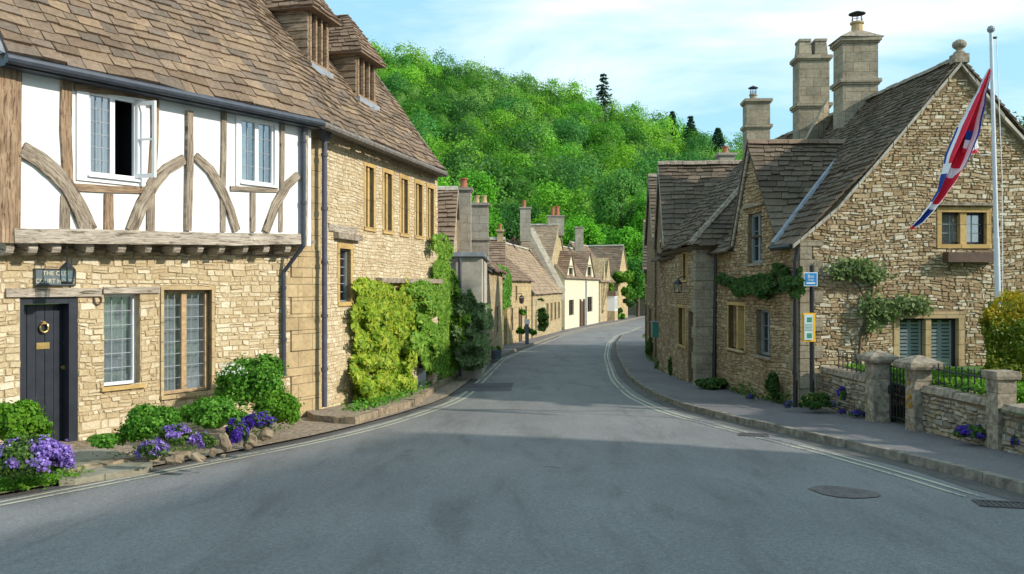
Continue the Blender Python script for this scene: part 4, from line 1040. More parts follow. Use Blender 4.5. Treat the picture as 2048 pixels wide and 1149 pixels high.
tm([(462, 377), (510, 379), (556, 380)], [.08, .08], .03, 'oak', 'rail'); tm([(507, 386), (507, 464)], [.09, .09], nm='stud')
tm([(458, 213), (510, 226), (560, 236)], [.07, .07], .028, 'oak', 'rail')
tm([(46, 298), (80, 318), (112, 345), (138, 375), (160, 415), (180, 462)], [.2, .23, .2, .24], .05, nm='brace')
tm([(370, 318), (335, 338), (308, 368), (285, 410), (264, 462)], [.15, .19, .17], .045, nm='brace')
tm([(392, 312), (422, 340), (445, 380), (462, 420), (475, 462)], [.13, .15, .13], .045, nm='brace')
tm([(598, 350), (575, 372), (553, 410), (533, 464)], [.13, .16, .14], .045, nm='brace')
tm([(612, 240), (612, 360), (610, 492)], [.11, .11], .045, 'oak_pale', 'post')
tm([(44, 134), (300, 176), (610, 238)], [.07, .06], .032, 'oak', 'wall_plate')

# roofs
OV = .24
e0 = V((*U.px(12, 104, OV),)) ; e1 = U.px(641, 238, OV)
E0 = U.P(e0[0], e0[1], OV); K = U.P(e1[0], e1[1], OV)
e2 = L2.px(889, 341, OV+.05); E2 = L2.P(e2[0], e2[1], OV+.05)
run, rise = 3.45, 3.45*1.376
n1, n2 = Lw.n, L2.n; nb = (n1+n2).normalized()
R0 = E0-n1*run+V((0, 0, rise)); RK = K-nb*run*1.02+V((0, 0, rise)); R2 = E2-n2*run+V((0, 0, rise))
rb = MB(); tiles(rb, E0, K, RK, R0, e0=.2, e1=.09, w0=.34, w1=.15, th=.028, und=.06); B0 = R0-n1*run+V((0, 0, -rise)); BK = RK-nb*run+V((0, 0, -rise)); rb.face([R0, RK, BK, B0])
rf1 = rb.build('roof', 'tile_left', th)
b = MB(); ridge(b, R0+V((0, 0, .05)), RK+V((0, 0, .05))); b.build('ridge_tiles', 'mortar', rf1)
b = MB(); b.face([E0, R0, B0]); b.face([E0+V((0, 0, -.02)), R0+V((0, 0, -.02)), R0-D1*.14+V((0, 0, .03)), E0-D1*.14+V((0, 0, .03))]); b.face([U.P(uL0, 4.98), U.P(uL0, zPB), U.P(uL0, zPB, -6), U.P(uL0, 4.98, -6)]); b.build('gable_end', 'lead', th)
b = MB(); b.tube([E0+V((0, 0, -.09))+n1*.05-D1*.02, K+V((0, 0, -.09))+n1*.05], .062, 10); U.bx(b, e0[0], e1[0], e1[1]-.17, e1[1]-.09, 0, OV-.02)
b.build('gutter', 'gutter', th)
pp = [Lw.P(*Lw.px(607, y, JET+.08), JET+.08) for y in (246, 492)]+[Lw.P(*Lw.px(567, 545, .08), .08), Lw.P(*Lw.px(568, 752, .08), .08)]
pipe(th, pp, .04, 'gutter')
# hanging lantern
lc = Lw.P(*Lw.px(134, 548, .48), .48)
lt = thing('hanging_lantern', lc, 'black glazed lantern hanging from the jetty over the house sign', 'lantern')
b = MB(); b.tube([lc+V((0, 0, .16)), lc+V((0, 0, .38))], .008, 6); b.build('chain', 'black', lt)
b = MB(); b.lathe(lc, [(.1, .07), (.105, .075), (.05, .13), (.02, .16), (.02, .18)], 6); b.lathe(lc, [(.075, -.14), (.085, -.12), (.085, -.105), (.0, -.1)], 6)
for i in range(6):
    t = i*math.pi/3; q = V((math.cos(t), math.sin(t), 0)); b.tube([lc+q*.08+V((0, 0, -.12)), lc+q*.098+V((0, 0, .08))], .006, 5)
b.build('frame', 'black', lt); b = MB(); b.lathe(lc, [(.077, -.11), (.094, .075)], 6); b.build('pane', 'glass', lt)
# sign with lettering
def text(name, s, size, origin, udir, ndir, mat, parent, ext=.002, sx=1.):
    cu = bpy.data.curves.new(name, 'FONT'); cu.body = s; cu.size = size; cu.extrude = ext; cu.align_x = 'CENTER'; cu.align_y = 'CENTER'
    tmp = bpy.data.objects.new(name, cu); COL.objects.link(tmp)
    dg = bpy.context.evaluated_depsgraph_get(); dg.update(); me = bpy.data.meshes.new_from_object(tmp.evaluated_get(dg)); bpy.data.objects.remove(tmp)
    u = V(udir).normalized(); n = V(ndir).normalized(); up = n.cross(u)
    off = V((0, 0, 0)); p = parent
    while p is not None: off += p.location; p = p.parent
    mtx = Matrix(((u.x*sx, up.x, n.x, origin.x-off.x), (u.y*sx, up.y, n.y, origin.y-off.y), (u.z*sx, up.z, n.z, origin.z-off.z), (0, 0, 0, 1)))
    me.transform(mtx); me.materials.clear(); me.materials.append(M[mat])
    if not me.uv_layers: me.uv_layers.new(name='UVMap')
    o = bpy.data.objects.new(name, me); COL.objects.link(o); o.parent = parent; return o
sr = Lw.rect(66, 538, 148, 572); cu_, cz_ = (sr[0]+sr[1])/2, (sr[2]+sr[3])/2
sg = thing('house_sign', Lw.P(cu_, cz_, .02), 'dark rectangular house sign with cream letters above the black door', 'sign')
b = MB(); Lw.bx(b, sr[0], sr[1], sr[2], sr[3], .012, .045); b.build('board', 'signboard', sg)
b = MB(); 
for r in ((sr[0], sr[1], sr[3]-.015, sr[3]), (sr[0], sr[1], sr[2], sr[2]+.015), (sr[0], sr[0]+.015, sr[2]+.015, sr[3]-.015), (sr[1]-.015, sr[1], sr[2]+.015, sr[3]-.015)): Lw.bx(b, *r, .045, .052)
b.build('border', 'black', sg)
text('lettering', 'THE OLD', .085, Lw.P(cu_+.0, cz_+.052, .0465), Lw.u, Lw.n, 'signgold', sg); text('lettering', 'COURT HOUSE', .085, Lw.P(cu_, cz_-.055, .0465), Lw.u, Lw.n, 'signgold', sg, sx=.92)
# horseshoe by the sash window
u, z = Lw.px(195, 600, .02); hsn = thing('horseshoe', Lw.P(u, z, .02), 'rusty iron horseshoe hung on the wall between door and sash window', 'horseshoe')
b = MB(); b.tube([Lw.P(u+math.cos(R(a))*.055, z+math.sin(R(a))*.07, .025) for a in range(-230, 51, 20)], .012, 6); b.build('shoe', 'brownw', hsn)

# ============================================================ LEFT: STONE WING
wg = thing('stone_wing', (O2.x, O2.y, zg(16)), 'long pale rubble stone wing with brown roof and two dormers behind the black downpipe', 'house')
L2L = L2.L
Lab = ['nearest', 'second', 'third', 'fourth', 'farthest']
for i, r in enumerate([(731, 305, 747, 420), (768, 325, 783, 430), (802, 340, 815, 438), (831, 354, 844, 446), (855, 361, 867, 448)]):
    rr4 = list(L2.rect(*r)); rr4[2] = 3.02+.0*i; rr4[3] = 4.3
    L2.window(wg, tuple(rr4), lights=2, bars=(1, 1), rec=.14, fr=.03, fm='greyframe', surround='ash_yel', mull=.09, mullm='ash_yel', sw=.09)
slit = L2.rect(679, 498, 701, 604); L2.window(wg, slit, lights=1, bars=(2, 6), rec=.1, fr=.03, fm='greyframe', surround='ash_yel', barm='leadbar', sw=.09, label='single narrow leaded window near the corner')
for r in ((755, 575, 775, 650), (790, 575, 806, 640)):
    q = L2.rect(*r); L2.window(wg, q, lights=2, bars=(2, 4), rec=.12, fr=.03, fm='greyframe', surround='ash_warm', sw=.07, mull=.08, mullm='ash_warm')
b = MB(); L2.face(b, [(0, -1.6), (L2L, -1.6), (L2L, 4.88), (0, 4.88)])
eb = L2.P(L2L, 0); eb2 = L2.P(L2L, 0, -2*run+.4)
We = Wall(eb.xy, eb2.xy, (eb+D2*5).xy); dd = (eb-eb2).length
We.face(b, [(0, -1.6), (dd, -1.6), (dd, 4.7), (dd/2, 4.88+rise*.88), (0, 4.88)])
L2.stones(b, [(0, -1.4), (L2L, -1.4), (L2L, 4.66), (0, 4.66)], h=(.045, .09), l=(.08, .24), proud=(.004, .016), wob=.05, jit=.009)
b.build('wall', ['mo_left', 'st_wing'], wg)
b = MB(); q = L2.rect(666, 470, 713, 480); L2.bx(b, q[0], q[1]+.05, q[2], q[3]+.02, -.05, .12); b.build('hood_mould', 'coping', wg)
b = MB(); q = L2.rect(656, 452, 712, 466); L2.bx(b, q[0], q[1], q[2], q[3], -.02, .03); b.build('lintel', 'oak_pale', wg)
b = MB(); ua = L2.px(750, 560)[0]; zz = L2.px(800, 562, .1)[1]; L2.bx(b, ua, L2L, zz-.05, zz+.06, -.02, .16); b.build('drip_course', 'coping', wg)
rb = MB(); tiles(rb, K, E2, R2, RK, e0=.17, e1=.09, w0=.28, w1=.15, th=.028, und=.06); BB = R2-n2*run+V((0, 0, -rise)); rb.face([RK, R2, BB, BK]); rf2 = rb.build('roof', 'tile_left', wg)
b = MB(); ridge(b, RK+V((0, 0, .05)), R2+V((0, 0, .05))); b.build('ridge_tiles', 'mortar', rf2)
b = MB(); vz = V((0, 0, -.11)); b.hexa([E2+vz, E2+D2*.03+vz, R2+D2*.03+vz, R2+vz, E2-vz*.1, E2+D2*.03-vz*.1, R2+D2*.03-vz*.1, R2-vz*.1]); b.build('verge', 'mortar', rf2)
b = MB(); q0 = K+V((0, 0, -.1))+n2*.03; q1 = E2+V((0, 0, -.1))+n2*.03
for i in range(5): b.tube([q0.lerp(q1, i/5), q0.lerp(q1, (i+.985)/5)], .07, 9); b.tube([q0.lerp(q1, (i+.97)/5), q0.lerp(q1, (i+1)/5)], .08, 9)
L2.bx(b, 0, L2L, 4.66, 4.78, 0, .2)
b.build('gutter', 'oldgutter', wg)
hp = L2.P(*L2.px(649, 262, .14), .14); b = MB(); hw = .13
b.hexa([hp+L2.u*a*k+L2.n*c*k+V((0, 0, z)) for z, k in ((-.2, .5), (.0, 1)) for a, c in ((-hw, -.1), (hw, -.1), (hw, .1), (-hw, .1))]); b.hexa([hp+L2.u*a+L2.n*c+V((0, 0, z)) for z in (0, .26) for a, c in ((-hw, -.1), (hw, -.1), (hw, .1), (-hw, .1))])
b.build('hopper', 'pipe', wg)
pb = L2.P(*L2.px(646, 815, .14), .14); pipe(wg, [hp+V((0, 0, -.15)), V((hp.x, hp.y, pb.z))], .05, 'pipe')
# dormers
Pn = (E2-K).cross(RK-K).normalized()
def ray_roof(x, y):
    d = V(((x-1024)/FPX, 1, -(y-574.5)/FPX)); c = V((0, 0, EYE)); t = (K-c).dot(Pn)/d.dot(Pn); return c+d*t
def dormer(xl, xr, yb, yt, label, over=.2, rh=.75):
    S = ray_roof((xl+xr)/2, yb); F = Wall((S).xy, (S+D2).xy); 
    ul, ur = F.px(xl, yb)[0], F.px(xr, yb)[0]; zb, zt = S.z-.03, F.px((xl+xr)/2, yt)[1]
    H = zt-zb; dep = H/1.376+.15
    w = MB(); F.holes.append((ul+.07, ur-.07, zb+.1, zt-.08)); F.face(w, [(ul, zb-.1), (ur, zb-.1), (ur, zt), (ul, zt)], reveal=.06)
    o = w.build('dormer', 'oak', wg); o['label'] = label
    F.holes = []
    n = 8
    for s_ in (0, 1):
        bb = MB()
        uu = ul if s_ == 0 else ur; sg_ = -1 if s_ == 0 else 1
        for i in range(n):
            z0, z1 = zb-.15+(H+.15)*i/n, zb-.15+(H+.15)*(i+1)/n; dz = dep*(max(0, (z1-zb))/H)+.1
            bb.hexa([F.P(uu-.02, z0, 0), F.P(uu+.02, z0, 0), F.P(uu+.02, z0, -dz), F.P(uu-.02, z0, -dz), F.P(uu-.02+sg_*(-.0), z1, 0), F.P(uu+.02, z1, 0), F.P(uu+.02, z1, -dz), F.P(uu-.02, z1, -dz)])
            F.bx(bb, uu+sg_*.02, uu+sg_*(.045), z0, z0+(z1-z0)*.8, -dz, -.005)
        bb.build('cheek_boards', 'board', o)
    wm = MB(); a0, a1 = ul+.07, ur-.07
    for k in range(4): c = a0+(a1-a0)*k/3; F.bx(wm, c-.035, c+.035, zb+.1, zt-.08, -.06, .02)
    F.bx(wm, ul, ur, zb+.03, zb+.1, -.06, .05); F.bx(wm, ul, ur, zt-.08, zt, -.06, .03); wm.build('window', 'oak_warm', o)
    g = MB(); F.bx(g, a0, a1, zb+.1, zt-.08, -.05, -.04); g.build('pane', 'glass', o)
    d = MB(); F.bx(d, a0, a1, zb+.1, zt-.08, -.3, -.28); d.build('room_shade_box', 'dark', o)  # near-black sheet painted as the darkness behind the dormer glass
    l = MB(); F.bx(l, ul-.05, ur+.05, zb-.1, zb+.03, -.02, .1); l.build('lead_apron', 'lead', o)
    # hipped roof
    um = (ul+ur)/2; zr_ = zt+rh; back = dep+rh/1.376
    e = lambda u_, out_: F.P(u_, zt-.06, out_)
    A_, B_ = e(ul-over, over), e(ur+over, over); C_, D_ = F.P(ul-over, zt-.06, -dep-.1), F.P(ur+over, zt-.06, -dep-.1)
    hip = F.P(um, zr_, -rh*.45); bk = F.P(um, zr_, -back)
    r = MB(); kw = dict(e0=.15, e1=.1, w0=.24, w1=.18, th=.025, und=.02)
    tiles(r, C_, A_, hip, bk, **kw); tiles(r, B_, D_, bk, hip, **kw); tiles(r, A_, B_, hip+D2*.001, hip, **kw)
    r.hexa([p+V((0, 0, -.05)) for p in (A_, B_, D_, C_)]+[p+V((0, 0, -.01)) for p in (A_, B_, D_, C_)])
    r.build('dormer_roof', 'tile_mid', o)
dormer(617, 656, 138, 24, 'nearer dormer, cut by the top of the picture')
dormer(713, 750, 204, 112, 'farther dormer with its whole hipped roof in view', rh=.95)
M['st_low'] = rubble('lichened_wall_stones', [(.20, .17, .12), (.42, .36, .26), (.30, .24, .16), (.54, .48, .38), (.44, .33, .18), (.27, .24, .18), (.36, .33, .27)], dark=(.13, .11, .085), stain=(.5, .5, .44), stainamt=.6)
# ============================================================ RIGHT: BIG GABLED HOUSE
GA, GB = (5.67, 16.78), (4.83, 28.)
rh = House('gabled_stone_house', 'large rubble stone house whose tall gable with ball finial faces the viewer', GA, GB, 6.5, -1.2, 2.73, 6.2, 'rub_street', 'tile_right', tk=dict(e0=.25, e1=.12, w0=.36, w1=.2, th=.03, und=.05))
F_ = rh.front; G_ = rh.endA
ug0, ug1, uga = F_.px(1558, 450)[0], F_.px(1468, 450)[0], F_.px(1503, 400)[0]
zga = 4.95
F_.window(rh.root, F_.rect(1457, 611, 1489, 698), lights=2, bars=(1, 1), rec=.14, fr=.03, fm='cwood', surround='ash_yel', sill='ash_warm', mull=.1, mullm='ash_yel', sw=.07, label='honey framed ground floor window nearer the black downpipe')
F_.window(rh.root, F_.rect(1513, 620, 1541, 712), lights=2, bars=(1, 3), rec=.12, fr=.06, fm='greyframe', sill='coping', label='grey framed ground floor window nearer the corner')
F_.window(rh.root, F_.rect(1496, 426, 1525, 527), lights=2, bars=(1, 3), rec=.1, fr=.07, fm='greyframe', sill='coping', hood='coping', label='grey wooden window in the small street gable')
uw = G_.rect(1883, 425, 1973, 489); um_ = (uw[0]+uw[1])/2
G_.window(rh.root, uw, lights=2, bars=(2, 3), rec=.1, fr=.05, fm='black', surround='ash_yel', mull=.13, mullm='ash_yel', sw=.09, barm='leadbar', curtain=[(.04, .46), (.54, .96)], hood='coping', label='small two light upper window above the flower box')
lw = G_.rect(1799, 637, 1917, 742)
gw = G_.window(rh.root, lw, lights=2, bars=(1, 1), rec=.12, fr=.045, fm='black', surround='ash_warm', mull=.11, mullm='ash_warm', sw=.12, label='ground floor window with pale slatted shutters')
b = MB(); u0, u1, z0, z1 = lw
for (a, c) in ((u0+.05, (u0+u1)/2-.08), ((u0+u1)/2+.08, u1-.05)):
    m_ = (a+c)/2; G_.bx(b, m_-.035, m_+.035, z0, z1-.05, -.2, -.165); G_.bx(b, a, a+.03, z0, z1-.05, -.2, -.165); G_.bx(b, c-.03, c, z0, z1-.05, -.2, -.165)
    n = 13
    for k in range(n):
        zz = z0+.04+(z1-z0-.1)*k/n; G_.bx(b, a+.03, m_-.035, zz, zz+.05, -.19, -.165); G_.bx(b, m_+.035, c-.03, zz, zz+.05, -.19, -.165)
b.build('shutters', 'blind', gw)
zw = [0, rh.zb]
fp = [(0, -1.2), (F_.L, -1.2), (F_.L, 2.73), (ug1, 2.73), (uga, zga), (ug0, 2.73), (0, 2.73)]
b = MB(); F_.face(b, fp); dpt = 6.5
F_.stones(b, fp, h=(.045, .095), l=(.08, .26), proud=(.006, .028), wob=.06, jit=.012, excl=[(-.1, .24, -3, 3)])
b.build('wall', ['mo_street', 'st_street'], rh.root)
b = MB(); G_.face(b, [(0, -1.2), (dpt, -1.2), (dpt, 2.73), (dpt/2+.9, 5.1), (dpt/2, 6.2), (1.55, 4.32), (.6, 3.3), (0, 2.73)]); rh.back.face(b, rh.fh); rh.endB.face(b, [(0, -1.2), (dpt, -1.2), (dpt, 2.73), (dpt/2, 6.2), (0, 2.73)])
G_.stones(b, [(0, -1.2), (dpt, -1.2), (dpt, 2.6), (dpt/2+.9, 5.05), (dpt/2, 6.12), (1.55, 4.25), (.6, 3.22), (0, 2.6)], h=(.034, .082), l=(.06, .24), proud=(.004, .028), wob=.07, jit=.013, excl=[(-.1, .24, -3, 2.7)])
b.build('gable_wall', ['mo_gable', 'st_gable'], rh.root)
P = F_.P; L = F_.L; tk = dict(e0=.25, e1=.11, w0=.36, w1=.2, th=.03, und=.06)
r = MB()
# street slope built in two pieces round the cross gable, slightly swept
ze_, ov = 2.66, .2
def Rp(u, d, z): return P(u, z, -d)
mid_d, mid_z = 1.5, 4.25
for (ua, ub, oo) in ((-.12, ug0+.04, ov), (ug0+.04, ug1-.04, -.1), (ug1-.04, L+.1, ov)):
    zo = 2.6+(.3+0)*1.0 if oo < 0 else 2.6
    tiles(r, Rp(ua, -oo, zo), Rp(ub, -oo, zo), Rp(ub, mid_d, mid_z), Rp(ua, mid_d, mid_z), e0=.22, e1=.15, w0=.34, w1=.24, th=.03, und=.05)
for (ua, ub) in ((-.12, L+.1),):
    tiles(r, Rp(ua, mid_d-.02, mid_z), Rp(ub, mid_d-.02, mid_z), Rp(ub, dpt/2, 6.3), Rp(ua, dpt/2, 6.3), e0=.14, e1=.085, w0=.23, w1=.15, th=.024, und=.05)
tiles(r, Rp(L+.1, dpt+ov, 2.6), Rp(-.12, dpt+ov, 2.6), Rp(-.12, dpt/2, 6.3), Rp(L+.1, dpt/2, 6.3), **tk)
rr0 = r.build('roof', 'tile_right', rh.root)
r = MB(); ridge(r, Rp(-.12, dpt/2, 6.34), Rp(L+.1, dpt/2, 6.34), r=.07); r.build('ridge_tiles', 'coping', rr0)
# cross gable roof
r = MB(); dz = (zga-2.6)
dR = 2.25
tiles(r, Rp(ug0-.14, -.1, 2.66), Rp(ug0-.13, .0, 2.68), Rp(uga, dR, zga+.1), Rp(uga, -.12, zga+.08), e0=.25, e1=.14, w0=.34, w1=.24, th=.032, und=.02)
tiles(r, Rp(ug1+.13, .0, 2.68), Rp(ug1+.14, -.1, 2.66), Rp(uga, -.12, zga+.08), Rp(uga, dR, zga+.1), e0=.22, e1=.14, w0=.3, w1=.22, th=.03, und=.02)
cg = r.build('cross_gable_roof', 'tile_right', rh.root)
r = MB(); ridge(r, Rp(uga, -.1, zga+.14), Rp(uga, dR, zga+.16), r=.07); r.build('ridge_tiles', 'tile_mid', cg)
r = MB(); a_ = Rp(ug0-.2, -.2, 2.63); c_ = Rp(uga-.05, dR+.05, zga+.12); r.tube([a_, a_.lerp(c_, .5)+V((0, 0, .02)), c_], [.075, .06, .05], 6); r.build('lead_valley', 'lead', cg)
r = MB()
for uu in (ug0, ug1):
    for k in range(14):
        t0, t1 = k/14, (k+.9)/14; a_ = Rp(uu+(uga-uu)*t0, -.05, 2.73+(zga-2.73)*t0); c_ = Rp(uu+(uga-uu)*t1, -.05, 2.73+(zga-2.73)*t1); r.tube([a_, c_], .035, 5)
r.build('verge_mortar', 'mortar', cg)
# gable verge: pale mortar and stone edge, apex finial
v = MB()
def vline(pts, w, z_, mi=0):
    for a, c in zip(pts, pts[1:]):
        n = 6
        for k in range(n):
            p, q = a.lerp(c, k/n), a.lerp(c, (k+.93)/n); jj = random.uniform(-.012, .012)
            v.hexa([p+V((0, -.05, z_-w)), q+V((0, -.05, z_-w)), q+V((0, .1, z_-w)), p+V((0, .1, z_-w)), p+V((0, -.05+jj, z_)), q+V((0, -.05+jj, z_)), q+V((0, .1, z_)), p+V((0, .1, z_))], mi)
vp = [Rp(-.1, -.2, 2.62), Rp(-.1, .7, 3.36), Rp(-.1, 1.55, 4.32), Rp(-.1, dpt/2, 6.28)]
vline(vp, .075, -.04); vline([Rp(-.06, dpt/2, 6.28), Rp(-.06, dpt/2+.9, 5.2), Rp(-.06, dpt+.2, 2.6)], .09, -.03)
v.build('verge', 'mortar', rr0)
fb = Rp(-.02, dpt/2, 6.32); v = MB(); v.hexa([fb+V((x*.14, y*.12, z)) for z in (-.12, .06) for x, y in ((-1, -1), (1, -1), (1, 1), (-1, 1))])
v.lathe(fb+V((0, 0, .06)), [(.12, 0), (.1, .05), (.055, .08), (.07, .11), (.12, .15), (.135, .2), (.12, .25), (.06, .29), (.0, .31)], 14)
v.build('finial', 'coping', rh.root, smooth=False)
# chimneys
chb = chimney(rh.root, (8.45, 21.0), .84, .7, 4.6, 7.75, 'ash_grey', -.05, caps=(.68, 1.), pots=((0.04, .46, .15),), potm='potbuff', cowl=True)
b = MB(); c_ = V((8.45, 21., 7.8)); q = [(-.53, -.45), (.53, -.45), (.53, .45), (-.53, .45)]
b.hexa([c_+V((x, y, 0)) for x, y in q]+[c_+V((x*.3, y*.3, .22)) for x, y in q]); b.build('chimney_cap', 'coping', chb)
chimney(rh.root, (8.23, 23.5), .82, .6, 4.6, 8.0, 'ash_grey', -.05, caps=(.62, 1.), twin=True)
chimney(rh.root, (7.93, 27.7), .74, .6, 4.8, 7.75, 'ash_grey', -.05, caps=(.72, 1.), pots=((-.1, .2, .12),), potm='ash_grey', cowl=True)
# parapet coping between the chimneys
b = MB(); a_ = V((7.35, 21.7, 5.2)); c_ = V((8.2, 22.2, 6.55)); 
for k in range(5):
    p, q = a_.lerp(c_, k/5), a_.lerp(c_, (k+.96)/5); b.hexa([p+V((0, -.12, -.9)), q+V((0, -.12, -.9)), q+V((0, .12, -.9)), p+V((0, .12, -.9)), p+V((0, -.12, .1)), q+V((0, -.12, .1)), q+V((0, .12, .1)), p+V((0, .12, .1))])
b.build('parapet', 'ash_grey', rr0)
# corner stones, downpipes, gutter
b = MB(); z = -1.1; i = 0
while z < 2.6:
    h = random.uniform(.22, .36); w1_, w2_ = (.45, .22) if i % 2 else (.22, .42)
    G_.bx(b, -.018, w1_, z, min(2.68, z+h)-.012, -.1, .028+random.uniform(0, .01)); F_.bx(b, -.01, w2_, z, min(2.68, z+h)-.012, -.1, .028+random.uniform(0, .01)); z += h; i += 1
b.build('corner_stones', 'ash_grey', rh.root)
pq = F_.P(.0, 0, .09); pc = V((pq.x-.03, pq.y-.06, 0)); pipe(rh.root, [V((pc.x+.06, pc.y+.0, 2.5)), V((pc.x, pc.y, 2.25)), V((pc.x, pc.y, zg(16.7)+.1))], .045, 'black')
b = MB(); b.tube([Rp(-.1, -.24, 2.55), Rp(ug0-.2, -.24, 2.55)], .055, 8); b.build('gutter', 'black', rh.root)
b = MB(); u0, u1 = uw[0], uw[1]; fb_ = thing('flower_box', G_.P(um_, uw[2]-.4, .1), 'empty dark wooden flower box under the upper gable window', 'flower box')
za, zb_ = G_.px(1930, 525, .15)[1], G_.px(1930, 505, .15)[1]; G_.bx(b, u0-.0, u1+.05, za, za+.02, .03, .24); G_.bx(b, u0, u1+.05, za+.02, zb_, .22, .24); G_.bx(b, u0, u0+.02, za+.02, zb_, .03, .22); G_.bx(b, u1+.03, u1+.05, za+.02, zb_, .03, .22); G_.bx(b, u0+.02, u1+.03, za+.02, zb_-.05, .03, .218); b.build('box', 'brownw', fb_)
b = MB(); 
for uu in (u0+.12, u1-.1): b.tube([G_.P(uu, za-.12, .03), G_.P(uu, za-.01, .2)], .012, 5)
b.build('bracket', 'black', fb_)
# projecting bay of the same row (hipped)
bay = thing('hipped_street_cottage', (4.8, 22.1, zg(22)), 'narrow street cottage with hipped stone roof and a lantern by its door', 'house')
BA, BB_ = (4.78, 22.1), (4.86, 27.2); By = Wall(BA, BB_); Bs = Wall(BA, (5.32, 22.1))
dr_ = By.rect(1377, 612, 1390, 768); dr_ = (dr_[0], dr_[1], zg(23)+.05, 1.1); By.holes.append(dr_)
By.window(bay, By.rect(1357, 616, 1371, 690), lights=2, bars=(1, 3), rec=.14, fr=.03, fm='greyframe', surround='ash_yel', sw=.08, mull=.09, mullm='ash_yel')
By.window(bay, By.rect(1366, 508, 1374, 560), lights=2, bars=(1, 2), rec=.14, fr=.03, fm='greyframe', surround='ash_yel', sw=.07, mull=.09, mullm='ash_yel')
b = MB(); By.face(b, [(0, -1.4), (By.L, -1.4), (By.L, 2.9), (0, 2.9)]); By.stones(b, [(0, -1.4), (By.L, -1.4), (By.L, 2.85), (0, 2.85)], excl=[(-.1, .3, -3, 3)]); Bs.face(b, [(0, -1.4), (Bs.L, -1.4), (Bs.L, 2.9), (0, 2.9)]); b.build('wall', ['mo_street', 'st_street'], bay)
b = MB(); By.bx(b, dr_[0], dr_[1], dr_[2], dr_[3], -.2, -.14); b.build('door', 'brownw', bay)
b = MB(); z = -1.4
i = 0
while z < 2.85: h = random.uniform(.3, .45); By.bx(b, -.015, .5 if i % 2 else .3, z, min(2.88, z+h)-.01, -.1, .032); Bs.bx(b, -.018, Bs.L, z, min(2.88, z+h)-.01, -.1, .018); z += h; i += 1
b.build('corner_stones', 'ash_grey', bay)
r = MB(); e_ = 2.84; A0, A1 = V((4.55, 21.85, e_)), V((4.62, 27.4, e_)); T0, T1 = V((6.25, 23.0, 4.5)), V((6.35, 27.4, 4.75))
tiles(r, A0, A1, T1, T0, e0=.2, e1=.16, w0=.3, w1=.25, th=.035, und=.08); tiles(r, V((5.75, 21.75, e_)), A0, T0, T0+V((.02, .0, 0)), e0=.2, e1=.16, w0=.3, w1=.25, th=.035, und=.06)
tiles(r, T0, T1, V((7.6, 27.4, 6.0)), V((7.5, 23.2, 5.9)), e0=.18, e1=.12, w0=.28, w1=.2, und=.04)
r.hexa([V((4.7, 22., e_-.12)), V((5.7, 22., e_-.12)), V((5.7, 27.3, e_-.12)), V((4.7, 27.3, e_-.12)), V((4.6, 21.9, e_-.03)), V((5.7, 21.9, e_-.03)), V((5.7, 27.4, e_-.03)), V((4.6, 27.4, e_-.03))])
rb_ = r.build('roof', 'tile_right', bay)
r = MB(); ridge(r, A0+V((0, 0, .06)), T0+V((0, 0, .08)), r=.06); r.build('hip_tiles', 'coping', rb_)
pipe(bay, [V((5.26, 21.98, 2.75)), V((5.2, 21.98, zg(22)+.1))], .05, 'black')
lc = V((4.55, 23.4, 1.72)); lt = thing('wall_lantern', lc, 'small black lantern on the wall above the street cottage door', 'lantern')
b = MB(); b.tube([lc+V((.28, 0, .3)), lc+V((.1, 0, .32)), lc+V((0, 0, .24))], .014, 6); b.lathe(lc, [(.13, .1), (.1, .16), (.03, .24), (.0, .25)], 4); b.lathe(lc, [(.0, -.14), (.085, -.13), (.09, -.1)], 4)
for i in range(4):
    t = i*math.pi/2; q = V((math.cos(t), math.sin(t), 0)); b.tube([lc+q*.085+V((0, 0, -.12)), lc+q*.115+V((0, 0, .1))], .01, 5)
b.build('frame', 'black', lt); b = MB(); b.lathe(lc, [(.078, -.1), (.105, .09)], 4); b.build('pane', 'glass', lt)

def simple(name, label, A, B, depth, ze, zr, wm, rm, zb=None, wins=(), ch=(), tk=None, side=(0, 0), doors=(), fpoly=None, endw=(), frontw=(), fin=False):
    h = House(name, label, A, B, depth, (zg(A[1]) if zb is None else zb)-.3, ze, zr, wm, rm, side=side, tk=tk or dict(e0=.26, e1=.16, w0=.42, w1=.3, th=.035, und=.06))
    for (wall, r, kw) in wins:
        getattr(h, wall).window(h.root, r, **kw)
    h.finish(front_poly=fpoly)
    for (wall, r, m) in doors:
        w_ = getattr(h, wall); b = MB(); w_.bx(b, r[0], r[1], r[2], r[3], -.12, .02); w_.bx(b, r[0]-.08, r[0], r[2], r[3]+.08, -.05, .05); w_.bx(b, r[1], r[1]+.08, r[2], r[3]+.08, -.05, .05); b.build('door', m, h.root)
    for c in ch: chimney(h.root, **c)
    return h
KW = dict(lights=2, bars=(1, 2), rec=.12, fr=.05, fm='greyframe', surround='ash_warm', sw=.09, mull=.09, mullm='ash_warm')
